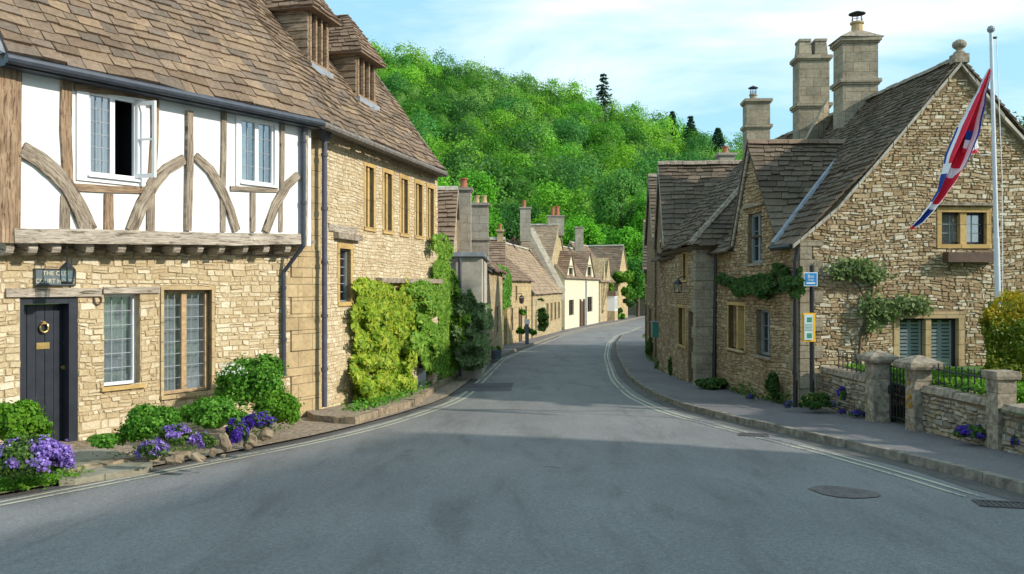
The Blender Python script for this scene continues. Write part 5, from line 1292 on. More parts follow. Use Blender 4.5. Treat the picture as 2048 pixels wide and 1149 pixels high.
# right row going away: gables to the street, slopes towards the viewer
simple('end_gable_cottage', 'dark tiled cottage just beyond the hipped one, its roof slope facing the viewer', (4.95, 27.45), (11.4, 26.8), 4.3, 3.35, 5.98, 'rub_street', 'tile_right',
       wins=[('endA', (.7, 1.3, -.3, 1.1), KW), ('endA', (2.7, 3.4, -.3, 1.1), KW), ('endA', (1.8, 2.6, 2.3, 3.3), KW)], doors=[('endA', (1.7, 2.35, -1.1, .9), 'brownw')],
       ch=[dict(c=(8.5, 34), w=.6, d=.6, z0=5, z1=7.0, pots=((0, .3, .12),), m='ash_far')])
simple('end_gable_cottage', 'second dark roofed cottage from the hipped one, mostly hidden, on the right of the road', (5.35, 32.0), (11.4, 31.4), 5, 3.7, 6.2, 'rub_street', 'tile_right',
       wins=[('endA', (.8, 1.4, -.3, 1.0), KW), ('endA', (3.2, 3.9, -.3, 1.0), KW)], doors=[('endA', (2.0, 2.7, -1.2, .8), 'brownw')])
simple('end_gable_cottage', 'farthest and lowest cottage of the right hand row before the bend', (6.0, 38.5), (12, 37.5), 6, 2.6, 4.9, 'rub_street', 'tile_right', wins=[('endA', (1.5, 2.3, -.5, .8), KW)])
pipe(rh.root, [V((5.0, 27.3, 3.2)), V((5.0, 27.3, -1))], .05, 'black')
gs = at(1311, 660, 30.); g = thing('green_wall_plaque', gs, 'small green box mounted low on the wall of the right hand row', 'box'); b = MB(); b.box((gs.x-.14, gs.y-.2, gs.z-.26), (gs.x+.1, gs.y+.1, gs.z+.26)); b.build('case', 'metal_green', g); b = MB(); b.box((gs.x-.17, gs.y-.23, gs.z+.26), (gs.x+.13, gs.y+.13, gs.z+.3)); b.build('lid', 'lead', g)

# ============================================================ GARDEN WALL, PILLARS, GATE
GW = Wall((6.03, 16.72), (6.46, 9.6), (0, 12))
def gy(y): return (16.72-y)/abs(GW.u.y)
def gwall(name, label, ya, yb, top, railing=None, capw=.34):
    o = thing(name, (GW.P(gy((ya+yb)/2), 0).x, (ya+yb)/2, zg((ya+yb)/2)), label, 'wall'); b = MB()
    u0, u1 = gy(ya), gy(yb); zb0 = zg(ya)-.15
    P = GW.P
    GW.face(b, [(u0, zb0-.2), (u1, zb0-.2), (u1, top), (u0, top)]); b.face([P(u0, zb0, -.3), P(u1, zb0, -.3), P(u1, top, -.3), P(u0, top, -.3)])
    GW.stones(b, [(u0, zb0-.1), (u1, zb0-.1), (u1, top), (u0, top)], h=(.04, .1), l=(.08, .26), proud=(.01, .045), jit=.014, gap=.014)
    b.build('wall', ['mo_street', 'st_low'], o); b = MB(); u = u0
    while u < u1-.05:
        w_ = min(u1-u, random.uniform(.5, .85)); t_ = random.uniform(-.012, .012); e_ = .05+random.uniform(-.015, .015)
        b.hexa([P(u+.006, top+.003, -.33), P(u+w_-.006, top+.003, -.33), P(u+w_-.006, top+.003, e_), P(u+.006, top+.003, e_), P(u+.015, top+.1+t_, -.3), P(u+w_-.015, top+.1+t_, -.3), P(u+w_-.02, top+.095+t_, e_-.03), P(u+.02, top+.095+t_, e_-.03)]); u += w_
    b.build('coping', 'coping', o)
    return o
gwall('garden_wall', 'low rubble garden wall between the house corner and the gate', 16.68, 14.48, .1)
gwall('garden_wall', 'low rubble garden wall between the gate and the slender end pillar', 12.95, 11.36, .16)
gwall('garden_wall', 'low rubble garden wall at the right edge of the picture', 11.04, 8.6, .14)
def pillar(x, y, w, top, label, capw, caph, lichen=False):
    zb = zg(y)-.05; o = thing('gate_pillar', (x, y, zb), label, 'pillar'); b = MB(); a = -.06
    u, v = GW.u, GW.n
    def q(hu, hv, z, t=1): return [V((x, y, z))+u*i*hu*t+v*j*hv*t for i, j in ((-1, -1), (1, -1), (1, 1), (-1, 1))]
    z = zb-.1
    while z < top-.02:
        h = min(top-z, random.uniform(.35, .6)); k = 1+random.uniform(-.03, .03); b.hexa(q(w/2*k, w/2*k, z)+q(w/2*k*.985, w/2*k*.985, z+h-.006)); z += h
    b.build('shaft', 'pillar', o); b = MB(); b.hexa(q(capw/2*.94, capw/2*.94, top)+q(capw/2, capw/2, top+.04)); b.hexa(q(capw/2, capw/2, top+.041)+q(capw/2*.97, capw/2*.97, top+.1)); b.hexa(q(capw/2*.97, capw/2*.97, top+.101)+q(capw/2*.15, capw/2*.15, top+.1+caph)); b.build('cap', 'coping', o)
    if lichen:
        c = V((x, y, 0))+v*(w/2+.002); pts = []
        b = MB()
        for k in range(26):
            zz = random.gauss(-.02, .14); uu = random.gauss(-.0, .06); r_ = random.uniform(.012, .04)
            if abs(uu) > w/2-.05: continue
            p = c+u*uu+V((0, 0, zz)); ring = [p+u*math.cos(t)*r_*random.uniform(.6, 1.2)+V((0, 0, math.sin(t)*r_*random.uniform(.6, 1.3)))+v*.003 for t in [i*math.pi/4 for i in range(8)]]
            b.face(ring)
        b.build('lichen', 'l_lichen', o)
pillar(6.13, 14.3, .30, .5, 'mottled stone gate pillar left of the iron gate', .5, .09)
pillar(6.25, 13.12, .28, .5, 'stone gate pillar right of the iron gate with orange lichen', .54, .1, True)
pillar(6.42, 11.2, .25, .55, 'slender square pillar between the two right hand garden walls', .34, .0)
# iron gate
u0, u1 = gy(14.12), gy(13.3); z0, z1 = zg(13.7)+.14, .46
gt = thing('iron_gate', GW.P((u0+u1)/2, z0, -.08), 'narrow black wrought iron gate with scrolls between the two capped pillars', 'gate'); b = MB(); P = GW.P
for t in (0, 1): uu = u0+(u1-u0)*t; b.tube([P(uu, z0, -.08), P(uu, z1+.1*(t), -.08)], .016, 6)
for zz in (z0+.06, z0+.42, z1-.3, z1-.02): b.tube([P(u0, zz, -.08), P(u1, zz, -.08)], .011, 6)
b.build('frame', 'black', gt); b = MB()
for k in range(1, 8):
    uu = u0+(u1-u0)*k/8; b.tube([P(uu, z0, -.08), P(uu, z1+.04+.07*math.sin(k*.55), -.08)], .009, 5)
b.build('bars', 'black', gt); b = MB()
def scroll(uc, zc, r_, s=1, ph=0):
    pts = []
    for i in range(16): t = ph+s*i*.42; k = r_*(1-i/20); pts.append(P(uc+math.cos(t)*k, zc+math.sin(t)*k, -.08))
    b.tube(pts, .008, 5, cap=False)
for k in range(4):
    uc = u0+(u1-u0)*(k+.5)/4
    scroll(uc, z1-.16, .055, 1, 0); scroll(uc, z0+.3, .06, -1, 1); scroll(uc, z0+.52, .055, 1, 2); scroll(uc, z1+.05, .05, -1, 3)
b.build('scrolls', 'black', gt); b = MB(); GW.bx(b, u0-.03, u0+.08, z0+.42, z0+.56, -.1, -.05); b.build('lock', 'black', gt)
def rail(label, ya, yb, top, n, h=.34):
    u0, u1 = gy(ya), gy(yb); o = thing('railing', GW.P((u0+u1)/2, top, -.15), label, 'railing'); b = MB()
    for z_ in (top+.05, top+h*.68): b.tube([GW.P(u0, z_, -.15), GW.P(u1, z_, -.15)], .012, 5)
    b.build('rails', 'black', o)
    for i in range(n):
        b = MB(); uu = u0+(u1-u0)*(i+.5)/n; b.tube([GW.P(uu, top, -.15), GW.P(uu, top+h-.05, -.15), GW.P(uu, top+h-.04, -.15), GW.P(uu, top+h, -.15)], [.01, .01, .017, .001], 6); b.build('bar', 'black', o)
rail('short black spiked railing on the wall left of the gate', 16.3, 14.5, .2, 10)
rail('black spiked railing on the wall right of the gate', 12.9, 11.4, .26, 10, .36)
mb = MB(); N = 14
rows = [[V((6.3+i*.7, 8.5+j*.6, .17+.05*noise.noise(V((i*.7, j*.6, 3))))) for i in range(12)] for j in range(15)]
sheet('garden_ground', rows, 'grassg')
def tufts(name, label, x0, x1, y0, y1, z, n, mat, size=.05, h=.1, cat='grass', kind='stuff', zf=None):
    x = RNG.uniform(x0, x1, n); y = RNG.uniform(y0, y1, n); zz = np.array([zf(a, b_) for a, b_ in zip(x, y)]) if zf else np.full(n, z)
    p = np.stack([x, y, zz+RNG.uniform(0, h, n)], 1); o = leaves(name, p, np.tile([.1, -.4, .8], (n, 1)), size, mat, jit=.8); return tag(o, label, cat, kind=kind)
tufts('grass', 'bright green grass and low plants behind the garden railings', 6.42, 7.4, 11.3, 13.0, .17, 2600, 'l_bright', .07, .2)
tufts('grass', 'bright green lawn behind the left railing', 6.4, 8.2, 13.6, 16.5, .17, 3200, 'l_bright', .07, .1)

# flagpole and flag
fpY = 13.7; base = V((at(1998, 590, fpY).x+.02, fpY, .15)); top = at(1982, 66, fpY)
fp_ = thing('flagpole', base, 'tall white flagpole in front of the gable rising out of the hedge', 'flagpole')
b = MB(); b.tube([base, base.lerp(top, .42), base.lerp(top, .42)+V((0, 0, .001)), top], [.045, .043, .036, .026], 12); b.build('pole', 'steelwhite', fp_)
b = MB(); b.lathe(top, [(.03, 0), (.055, .03), (.06, .06), (.045, .1), (.0, .12)], 12); b.build('finial', 'lead', fp_)
b = MB(); b.tube([top+V((0, 0, -.08)), top+V((.09, 0, -.08))], .02, 8); b.build('pulley', 'black', fp_)
b = MB(); 
tpz = top+V((.075, -.02, -.09)); rp = [tpz, base.lerp(top, .6)+V((.1, -.03, 0)), base.lerp(top, .25)+V((.06, -.03, 0))]; b.tube(rp, .006, 5)
b.tube([at(1952, 270, fpY), at(1953, 300, fpY), at(1962, 311, fpY-.02), at(1984, 309, fpY)], .006, 5)
b.build('halyard', 'signwhite', fp_)
fl = thing('flag', at(1980, 140, fpY), 'red white and blue union flag hanging twisted from the flagpole', 'flag')
def uj(u, v):
    x, y = (u-.5)*2, (v-.5)*1.0
    if abs(y) < .1 or abs(x) < .1: return 0
    if abs(y) < .17 or abs(x) < .17: return 2
    d1 = abs(y-.5*x)/1.118; d2 = abs(y+.5*x)/1.118; d = min(d1, d2)
    if d < .034: return 0
    if d < .1: return 2
    return 1
cl = [(1980, 138, 5), (1967, 175, 12), (1950, 225, 24), (1935, 268, 34), (1915, 315, 36), (1900, 352, 28), (1883, 388, 18), (1862, 418, 15), (1842, 442, 13), (1822, 458, 6)]
nu, nv = 100, 44; b = MB(); G = []
for i in range(nu+1):
    t = i/nu*(len(cl)-1); k = min(len(cl)-2, int(t)); f = t-k; f2 = f*f*(3-2*f)
    cx = cl[k][0]*(1-f)+cl[k+1][0]*f; cy = cl[k][1]*(1-f)+cl[k+1][1]*f; w_ = cl[k][2]*(1-f2)+cl[k+1][2]*f2
    row = []
    for j in range(nv+1):
        v_ = j/nv; fold = math.sin(v_*math.pi*3.2+i*.035+.6)   # pleats of cloth hanging close together
        off = (v_-.5)*.98+.07*math.sin(v_*math.pi*3.2+i*.03)
        row.append(at(cx+off*w_*1.2, cy+off*w_*.5, fpY-.05-.001*w_*0)+V((0, .11*fold*w_/34, 0)))
    G.append(row)
def fc(t, v):
    v += .04*math.sin(t*9)
    if t > .965: return 0
    if t < .5:
        k = (v-.5)*1.0+(t-.25)*.3
        if k < -.44 and t > .3: return 1
        if k < -.36: return 2
        if k < .24: return 0
        if k < .36: return 2
        return 1
    if t < .56: return 2 if v < .8-(t-.5)*4 or v > .9 else 0
    if t < .74:
        if v < .26: return 1
        if v < .34: return 2
        if v < .84: return 0
        return 2
    if t < .78: return 2
    if v < .3: return 2
    if v < .86: return 1
    return 2
for i in range(nu):
    for j in range(nv): b.face([G[i][j], G[i+1][j], G[i+1][j+1], G[i][j+1]], fc(i/nu, j/nv))
b.build('cloth', ['f_red', 'f_blue', 'f_white'], fl)
b = MB(); T = [[at(x, y, fpY-.03+.03*k) for k, (x, y) in enumerate(r_)] for r_ in ([(1932, 262), (1948, 262), (1956, 268)], [(1930, 280), (1946, 282), (1955, 286)], [(1926, 296), (1944, 302), (1958, 296)], [(1924, 306), (1940, 309), (1954, 306)])]
for i in range(3):
    for j in range(2): b.face([T[i][j], T[i+1][j], T[i+1][j+1], T[i][j+1]], [2 if j else 1, 2, 0][i])
b.build('hoist_corner', ['f_red', 'f_blue', 'f_white'], fl)

# bus stop pole
bp = V((at(1624, 600, 16.2).x, 16.2, zg(16.2)+.1)); bs = thing('bus_stop', bp, 'black bus stop post with a blue sign and yellow timetable case at the house corner', 'bus stop')
b = MB(); ztop = at(1624, 532, 16.2).z; b.tube([bp, V((bp.x, bp.y, ztop))], .045, 12); b.tube([V((bp.x, bp.y, ztop-.001)), V((bp.x, bp.y, ztop+.02))], [.046, .02], 12); b.build('post', 'black', bs)
sc_ = at(1621, 559, 16.1); b = MB(); hw, hh = .128, .13; b.box((sc_.x-hw, sc_.y-.012, sc_.z-hh), (sc_.x+hw, sc_.y+.0, sc_.z+hh)); sp_ = b.build('sign_panel', 'signwhite', bs)
b = MB(); b.box((sc_.x-hw+.014, sc_.y-.0155, sc_.z-hh+.014), (sc_.x+hw-.014, sc_.y-.0125, sc_.z+hh-.014)); b.build('blue_face', 'bluesign', sp_)
for s_, dz_, sz in (('Bus', .055, .085), ('Stop', -.01, .06)): text('lettering', s_, sz, V((sc_.x, sc_.y-.017, sc_.z+dz_)), (1, 0, 0), (0, -1, 0), 'signwhite', sp_)
b = MB(); b.box((sc_.x-.08, sc_.y-.018, sc_.z-.085), (sc_.x+.08, sc_.y-.016, sc_.z-.06)); b.build('line', 'signwhite', sp_)
tcn_ = at(1617, 655, 16.1); b = MB(); b.hexa([V((tcn_.x+a*.115+ (0), tcn_.y+c, tcn_.z+z)) for z in (-.27, .27) for a, c in ((-1, -.06), (1, -.04), (1, .03), (-1, .03))]); cs = b.build('timetable_case', 'yellow', bs)
b = MB(); b.box((tcn_.x-.1, tcn_.y-.068, tcn_.z-.235), (tcn_.x+.06, tcn_.y-.061, tcn_.z+.24)); b.build('timetable', 'paper', cs)
b = MB()
for (a, c) in ((.1, .19), (-.2, -.11)): b.box((tcn_.x-.05, tcn_.y-.071, tcn_.z+a), (tcn_.x+.04, tcn_.y-.069, tcn_.z+c))
for i in range(5): b.box((tcn_.x-.09, tcn_.y-.071, tcn_.z-.06+i*.028), (tcn_.x+.05, tcn_.y-.069, tcn_.z-.052+i*.028))
b.build('print', 'greenprint', cs)

# ============================================================ FAR LEFT ROW
FK = dict(lights=2, bars=(1, 2), rec=.1, fr=.05, fm='greyframe', surround='ash_warm', sw=.08, mull=.08, mullm='ash_warm', dark=True)
h3 = simple('tiled_cottage', 'cottage next beyond the stone wing with roof slope facing the viewer, red chimney pot', (-7, 25.7), (-1.85, 25.7), 4.2, 2.9, 4.9, 'rub_far', 'tile_mid',
   ch=[dict(c=(-1.62, 29), w=.46, d=.6, z0=1.5, z1=5.05, m='ash_far', caps=(1.,), pots=((-.02, .34, .12),)), dict(c=(-3.05, 27.9), w=.3, d=.3, z0=4.4, z1=5.4, m='ash_far', caps=())], tk=dict(e0=.24, e1=.2, w0=.45, w1=.35, th=.05, und=.06))
b = MB(); b.box((-1.95, 25.45, -1.4), (-.9, 30.8, 2.66)); b.build('rendered_bay', 'greyrend', h3.root); b = MB(); b.box((-2.1, 25.34, 2.66), (-.8, 30.9, 2.75)); b.box((-2.04, 25.38, 2.75), (-.84, 30.9, 2.79)); b.build('lead_fascia', 'lead', h3.root)
b = MB(); b.tube([(-1.55, 25.35, 2.6), (-1.55, 25.35, -.9)], .05, 8); b.build('downpipe', 'pipe', h3.root)
simple('brown_roofed_cottage', 'cottage with a twin pot grey chimney and creeper at its wall', (-.92, 31.2), (-.45, 40), 5, 2.45, 4.25, 'rub_far', 'tile_mid',
   ch=[dict(c=(-1.25, 33.2), w=.66, d=.6, z0=2.5, z1=4.95, m='ash_far', caps=(.45, 1.), pots=((-.12, .3, .11), (.16, .3, .11)), potm='potbuff')], wins=[('front', (5, 5.9, -.2, .9), FK)])
h5 = simple('finial_gable_cottage', 'narrow cottage with pale gable edge and small stone finial in the far row', (-6, 41), (-.42, 41), 4.4, 2.3, 4.15, 'rub_far', 'tile_mid', wins=[('endB', (2.0, 2.8, -.5, .7), FK)],
   ch=[dict(c=(-.6, 43.2), w=.3, d=.3, z0=3.6, z1=4.6, m='ash_warm', caps=(1.,), pots=((0, .3, .08),))])
h6 = simple('tan_cottage', 'tan stone cottage with lamp, basket and shop sign in the middle of the far row', (-.25, 45.2), (1.2, 53.2), 5, 2.2, 4.3, 'ash_warm', 'tile_mid',
   wins=[('front', (1., 1.7, -.6, .6), FK), ('front', (5.6, 6.4, -.6, .6), FK), ('front', (2.4, 3.0, 1.0, 1.8), FK)], doors=[('front', (3.6, 4.4, -1.4, .5), 'brownw')],
   ch=[dict(c=(.95, 60.6), w=.75, d=.7, z0=5., z1=7.35, m='ash_far', caps=(1.,), pots=((-.1, .5, .14),)), ])
simple('low_long_cottage', 'long low cottage with big russet roof and flower boxes', (1.3, 53.6), (3.95, 68), 5.2, 1.45, 4.7, 'rub_far', 'tile_far',
   wins=[('front', (6+i*2.1, 7.1+i*2.1, -.7, .6), FK) for i in range(4)], tk=dict(e0=.3, e1=.22, w0=.5, w1=.4, und=.05))
h7 = simple('tall_roofed_cottage', 'tall cottage with grey parapet verge and a chimney with two red pots', (.3, 69.0), (2.9, 68.3), 7.5, 3.0, 6.98, 'rub_far', 'tile_far', zb=-2,
   ch=[dict(c=(3.7, 72.4), w=1.4, d=.8, z0=6.1, z1=7.75, m='ash_far', caps=(1.,), pots=((-.25, .75, .17), (.15, .8, .17)))], tk=dict(e0=.3, e1=.22, w0=.5, w1=.4, und=.05))
b = MB(); a_, c_ = at(1064, 464, 67.5), at(1128, 588, 67.5)
b.hexa([a_+V((-.3, 0, -.5)), c_+V((-.3, 0, -.5)), c_+V((-.0, .4, -.5)), a_+V((.0, .4, -.5)), a_+V((-.3, 0, .3)), c_+V((-.3, 0, .3)), c_+V((.15, .4, .35)), a_+V((.15, .4, .35))]); b.build('parapet', 'ash_far', h7.root)
# cream cottage with two wall gables
cA, cB = (4.35, 70.3), (8.7, 85.6)
cw = House('cream_cottage', 'cream rendered cottage with two pointed wall gables facing the road', cA, cB, 5.5, -2.3, 2.6, 5.6, 'cream', 'tile_mid', tk=dict(e0=.3, e1=.22, w0=.5, w1=.4, und=.04))
W_ = cw.front
def bl(x): return W_.px(x, 560)[0]
gl = [(1131, 1150, 1141, 4.75), (1168, 1188, 1178, 5.1)]
poly = [(0, -2.3), (W_.L, -2.3), (W_.L, 2.6)]
for a, c, m_, z_ in gl[::-1]: poly += [(bl(c), 2.6), (bl(m_), z_), (bl(a), 2.6)]
poly += [(0, 2.6)]
CK = dict(lights=2, bars=(1, 2), rec=.12, fr=.06, fm='brownw', mull=.08)
for r in ((1138, 536, 1146, 558), (1175, 534, 1183, 555), (1138, 600, 1148, 631), (1175, 594, 1185, 624)):
    q = W_.rect(*r); W_.window(cw.root, q, hood='coping' if r[1] < 560 else None, **CK)
cw.finish(front_poly=poly)
q = W_.rect(1160, 603, 1166, 648); b = MB(); W_.bx(b, q[0], q[1], -2.0, q[3], -.1, .04); W_.bx(b, q[0]-.25, q[0], -2.0, q[3]+.2, -.05, .14); W_.bx(b, q[1], q[1]+.25, -2, q[3]+.2, -.05, .14); b.build('door', 'brownw', cw.root)
q = W_.px(1171, 560); b = MB(); b.tube([W_.P(q[0], 2.5, .08), W_.P(q[0], -1.9, .08)], .07, 6); b.build('downpipe', 'lead', cw.root)
for a, c, m_, z_ in gl:
    r = MB()
    for s_ in (a, c):
        e_ = bl(s_)+(-.15 if s_ == a else .15); d_ = (z_-2.6)/1.09
        pts = [W_.P(e_, 2.5, .12), W_.P(e_, 2.5, -.05), W_.P(bl(m_), z_+.08, -d_), W_.P(bl(m_), z_+.08, .14)]
        tiles(r, *(pts if s_ == a else [pts[1], pts[0], pts[3], pts[2]]), e0=.3, e1=.25, w0=.5, w1=.4, und=.01)
    r.build('gable_roof', 'tile_mid', cw.root)
h8 = simple('bay_window_cottage', 'yellowish cottage with a white bay window past the cream one', (8.85, 86.2), (11.4, 95.8), 6, 2.4, 6.3, 'rub_far', 'tile_mid', tk=dict(e0=.3, e1=.22, w0=.5, w1=.4, und=.04),
   wins=[('front', (1.2, 2.2, -.9, .6), FK)], ch=[dict(c=(6.6, 84), w=.8, d=.8, z0=5, z1=7.6, m='ash_far')])
w8 = h8.front
b = MB()
for uc, zt in ((2.6, 4.7), (6.0, 4.9)): w8.face(b, [(uc-1.3, 2.3), (uc+1.3, 2.3), (uc, zt)], out=.05); b.face([w8.P(uc-1.3, 2.3, .05), w8.P(uc, zt, .05), w8.P(uc, zt, -2.5)], 0); b.face([w8.P(uc+1.3, 2.3, .05), w8.P(uc, zt, .05), w8.P(uc, zt, -2.5)], 0)
b.build('small_gables', 'rub_far', h8.root)
q = w8.rect(1211, 592, 1223, 622); b = MB(); w8.bx(b, 5.2, 7.6, q[2], q[3], 0, .8); bw = b.build('bay_window', 'white', h8.root); b = MB()
for i in range(4): w8.bx(b, 5.3+i*.57, 5.3+i*.57+.42, q[2]+.15, q[3]-.15, .78, .812)
b.build('pane', 'glass', bw); b = MB(); w8.bx(b, 5.1, 7.7, q[3], q[3]+.5, 0, .9); b.build('bay_roof', 'tile_mid', bw); b = MB(); w8.bx(b, 5.2, 7.6, -2.1, q[2], 0, .8); b.build('bay_base', 'rub_far', bw)
simple('end_gable_house', 'last far house with a yellow gable above the round topiary', (7.2, 100.3), (12.2, 98.2), 4.3, 3.0, 6.6, 'ash_warm', 'tile_mid', zb=-2.2, tk=dict(e0=.3, e1=.22, w0=.5, w1=.4, und=.04), wins=[('endB', (.9, 1.4, 2.4, 3.6), FK), ('endB', (2.8, 3.3, 2.4, 3.6), FK)])
fw = thing('boundary_wall', (18, 106, -2), 'dark reddish stone wall where the road bends out of sight', 'wall'); b = MB()
bw_ = Wall((14.8, 112), (24, 104)); b2 = MB(); bw_.bx(b2, 0, 12, -2.4, .1, -.4, 0); b2.build('wall', 'rub_low', fw); b2 = MB(); bw_.bx(b2, 0, 12, .1, .3, -.45, .06); b2.build('coping', 'coping', fw)

# ============================================================ PLANTING
def inpoly(x, y, poly):
    c = False; n = len(poly)
    for i in range(n):
        (x0, y0), (x1, y1) = poly[i], poly[i-1]
        if (y0 > y) != (y1 > y) and x < (x1-x0)*(y-y0)/(y1-y0)+x0: c = not c
    return c
def climber(name, label, poly, place, n, size, mat, cat='climbing plant', thick=.3, lump=26, group=None, dens=.5, jit=.55, nrm=(.75, -.6, .15)):
    """leaves over a wall area outlined in the photograph; place(px,py,out) gives the wall point"""
    xs = [p[0] for p in poly]; ys = [p[1] for p in poly]; P, Nn = [], []; seed = random.uniform(0, 50)
    while len(P) < n:
        x, y = random.uniform(min(xs), max(xs)), random.uniform(min(ys), max(ys))
        wob = 20*noise.noise(V((x/lump*.8, y/lump*.8, seed)))+7*noise.noise(V((x/7, y/7, seed+3)))
        if not inpoly(x+wob, y+wob, poly): continue
        l = noise.noise(V((x/lump, y/lump, seed+9)))
        if l < -dens: continue
        f = (y-min(ys))/(max(ys)-min(ys))
        out = (.06+thick*(.35+.65*f)*(.55+.9*l))*random.uniform(.35, 1.05)
        P.append(place(x, y, max(.03, out))); Nn.append(nrm)
    o = leaves(name, P, Nn, size, mat, jit=jit); return tag(o, label, cat, group)
def onL2(x, y, o): u, z = L2.px(x, y, o); return L2.P(u, z, o)
climber('yellow_green_creeper', 'thick yellow green creeper spilling down the stone wing to the raised kerb', [(712, 585), (722, 565), (755, 558), (792, 580), (820, 560), (832, 600), (828, 700), (826, 780), (800, 815), (745, 822), (712, 800), (703, 750), (706, 680)], onL2, 11000, .135, 'l_creeper', thick=.45, dens=.5)
def onrow(x, y, o):
    if x < 874: return onL2(x, y, o)
    Y = interp([(820, 20), (875, 23.2), (900, 24.9), (968, 25.0), (976, 29), (1020, 36)], x); p = at(x, y, Y-o*1.2); return p
climber('green_climber', 'mid green climber with hanging sprays between the planters and the grey rendered bay', [(818, 565), (860, 553), (878, 478), (890, 470), (902, 520), (918, 570), (938, 640), (940, 720), (905, 755), (858, 748), (832, 700)], onrow, 12000, .14, 'l_climb', thick=.5, dens=.6)
climber('grey_leaved_shrub', 'tall grey green shrub at the end of the climbers', [(900, 585), (918, 605), (935, 572), (955, 612), (972, 600), (986, 650), (985, 700), (960, 735), (925, 742), (908, 700)], onrow, 6500, .12, 'l_grey', cat='shrub', thick=.8, dens=.6)
def onfar(x, y, o): Y = interp([(960, 33.5), (1000, 40.5), (1030, 44)], x); return at(x, y, Y-o)
climber('dark_climber', 'dark leafy climber on the brown roofed cottage', [(966, 560), (985, 560), (1010, 530), (1022, 560), (1020, 610), (1002, 640), (998, 685), (975, 690), (970, 620)], onfar, 2600, .2, 'l_mid', thick=.4, dens=.3)
climber('dark_climber', 'narrow dark climber beside the low long cottage', [(1076, 600), (1092, 598), (1096, 650), (1090, 664), (1078, 662)], lambda x, y, o: at(x, y, 55-o), 800, .22, 'l_dark', thick=.4)
climber('roof_moss', 'bright green plant growing on the first far roof', [(880, 455), (905, 462), (912, 485), (895, 482), (880, 470)], lambda x, y, o: at(x, y, 25.9-o*.5+(485-y)*.02), 350, .12, 'l_bright', cat='roof plant', thick=.3)
def onF(x, y, o): u, z = F_.px(x, y, o); return F_.P(u, z, o)
climber('wall_vine', 'leafy green vine trained over the street wall below the small gable', [(1425, 560), (1440, 545), (1470, 552), (1520, 538), (1545, 530), (1575, 540), (1605, 535), (1610, 565), (1575, 590), (1545, 598), (1500, 590), (1450, 585), (1428, 578)], onF, 3400, .11, 'l_dark', thick=.35, nrm=(-.8, -.5, .3), dens=.35)
def onG(x, y, o): u, z = G_.px(x, y, o); return G_.P(u, z, o)
gv = thing('gable_vine', onG(1720, 700, .05), 'pale leafed vine on woody stems spreading across the gable wall', 'climbing plant')
b = MB(); 
for pts in ([(1716, 735), (1722, 660), (1738, 625), (1720, 575), (1690, 548), (1668, 545)], [(1722, 670), (1760, 640), (1800, 610), (1850, 615)], [(1738, 625), (1745, 580), (1740, 545)]):
    b.tube([onG(x, y, .05) for x, y in pts], [.028, .024, .02, .016, .012, .008][:len(pts)], 6)
b.build('stem', 'bark', gv)
Pv, Nv = [], []
for (cx, cy, rx, ry, n) in ((1690, 540, 28, 18, 330), (1715, 530, 28, 14, 260), (1742, 548, 28, 20, 380), (1745, 610, 26, 20, 330), (1775, 622, 30, 18, 330), (1815, 608, 35, 18, 420), (1845, 615, 18, 12, 150), (1748, 650, 16, 14, 140), (1672, 545, 12, 8, 60)):
    for _ in range(n): x, y = random.gauss(cx, rx*.5), random.gauss(cy, ry*.5); Pv.append(onG(x, y, random.uniform(.03, .25))); Nv.append((-.1, -.95, .3))
leaves('foliage', Pv, Nv, .085, 'l_vine', gv, jit=.6)

def bush(name, label, cx, cy, rx, ry, base, n, size, mat, cat='shrub', Y=None, k=20, flowers=None, group=None, sub=.36, ryd=None):
    """shrub placed by the ground point under it"""
    Y = Y or gnd(cx, base).y; c = at(cx, cy, Y); s = Y/FPX; r = (rx*s, (ryd or rx)*s*.9, ry*s)
    o = thing(name, V((c.x, c.y, zg(Y))), label, cat, group)
    p, nn, co = blobs(n, c, r, k=k, sub=sub, up=.2)
    leaves('foliage', p, nn, size, mat, o, jit=.6, core=co)
    if flowers:
        fm, fn, fs = flowers; p, nn, _ = blobs(fn, c, [q*1.06 for q in r], k=k, sub=sub); leaves('flowers', p, nn, fs, fm, o, jit=.5)
    return o
def aub(label, cx, cy, rx, ry, Y=None, n=900, mat='fl_purple', group='purple rock plants', gn=.35, size=.032, base=None):
    Y = Y or gnd(cx, base or cy+ry*.7).y; c = at(cx, cy, Y); s = Y/FPX; r = (rx*s, rx*s*.6, ry*s)
    o = thing('purple_aubrieta', V((c.x, c.y, c.z-r[2])), label, 'flowers', group)
    p, nn, co = blobs(int(n*gn*1.8)+60, c, r, k=16, sub=.36, up=.3); leaves('foliage', p, nn, .05, 'l_weed', o, core=co)
    p, nn, _ = blobs(n, c, [q*1.06 for q in r], k=18, sub=.33, up=.25); leaves('flowers', p, nn, size, mat, o, jit=.6, aspect=.9)
bush('bright_shrub', 'bright green mounded shrub left of the black door', 28, 862, 62, 58, 930, 5200, .055, 'l_bright')
aub('large mound of purple aubrieta spilling to the kerb in front of the door', 62, 925, 74, 46, Y=8.75, n=3800, size=.036, gn=.8)
bush('round_shrub', 'round bright green shrub between the sash window and the road', 305, 858, 56, 46, 905, 5200, .05, 'l_mid', Y=10.5)
bush('round_shrub', 'spreading green shrub under the wide casement window', 428, 838, 66, 40, 868, 5200, .055, 'l_mid', Y=11.8)
tsh = bush('tall_shrub', 'largest dark green shrub with a few white blossoms below the thin downpipe', 512, 775, 74, 62, 840, 7000, .06, 'l_mid', Y=13.3)
b_ = at(462, 742, 12.75); p, nn = ball(75, b_, (.24, .12, .12)); leaves('blossom', p, nn, .032, 'fl_white', tsh, aspect=.9)
bush('low_shrub', 'low bright shrub right of the violet flowers at the corner stones', 556, 826, 44, 42, 862, 3600, .055, 'l_bright', Y=12.5)
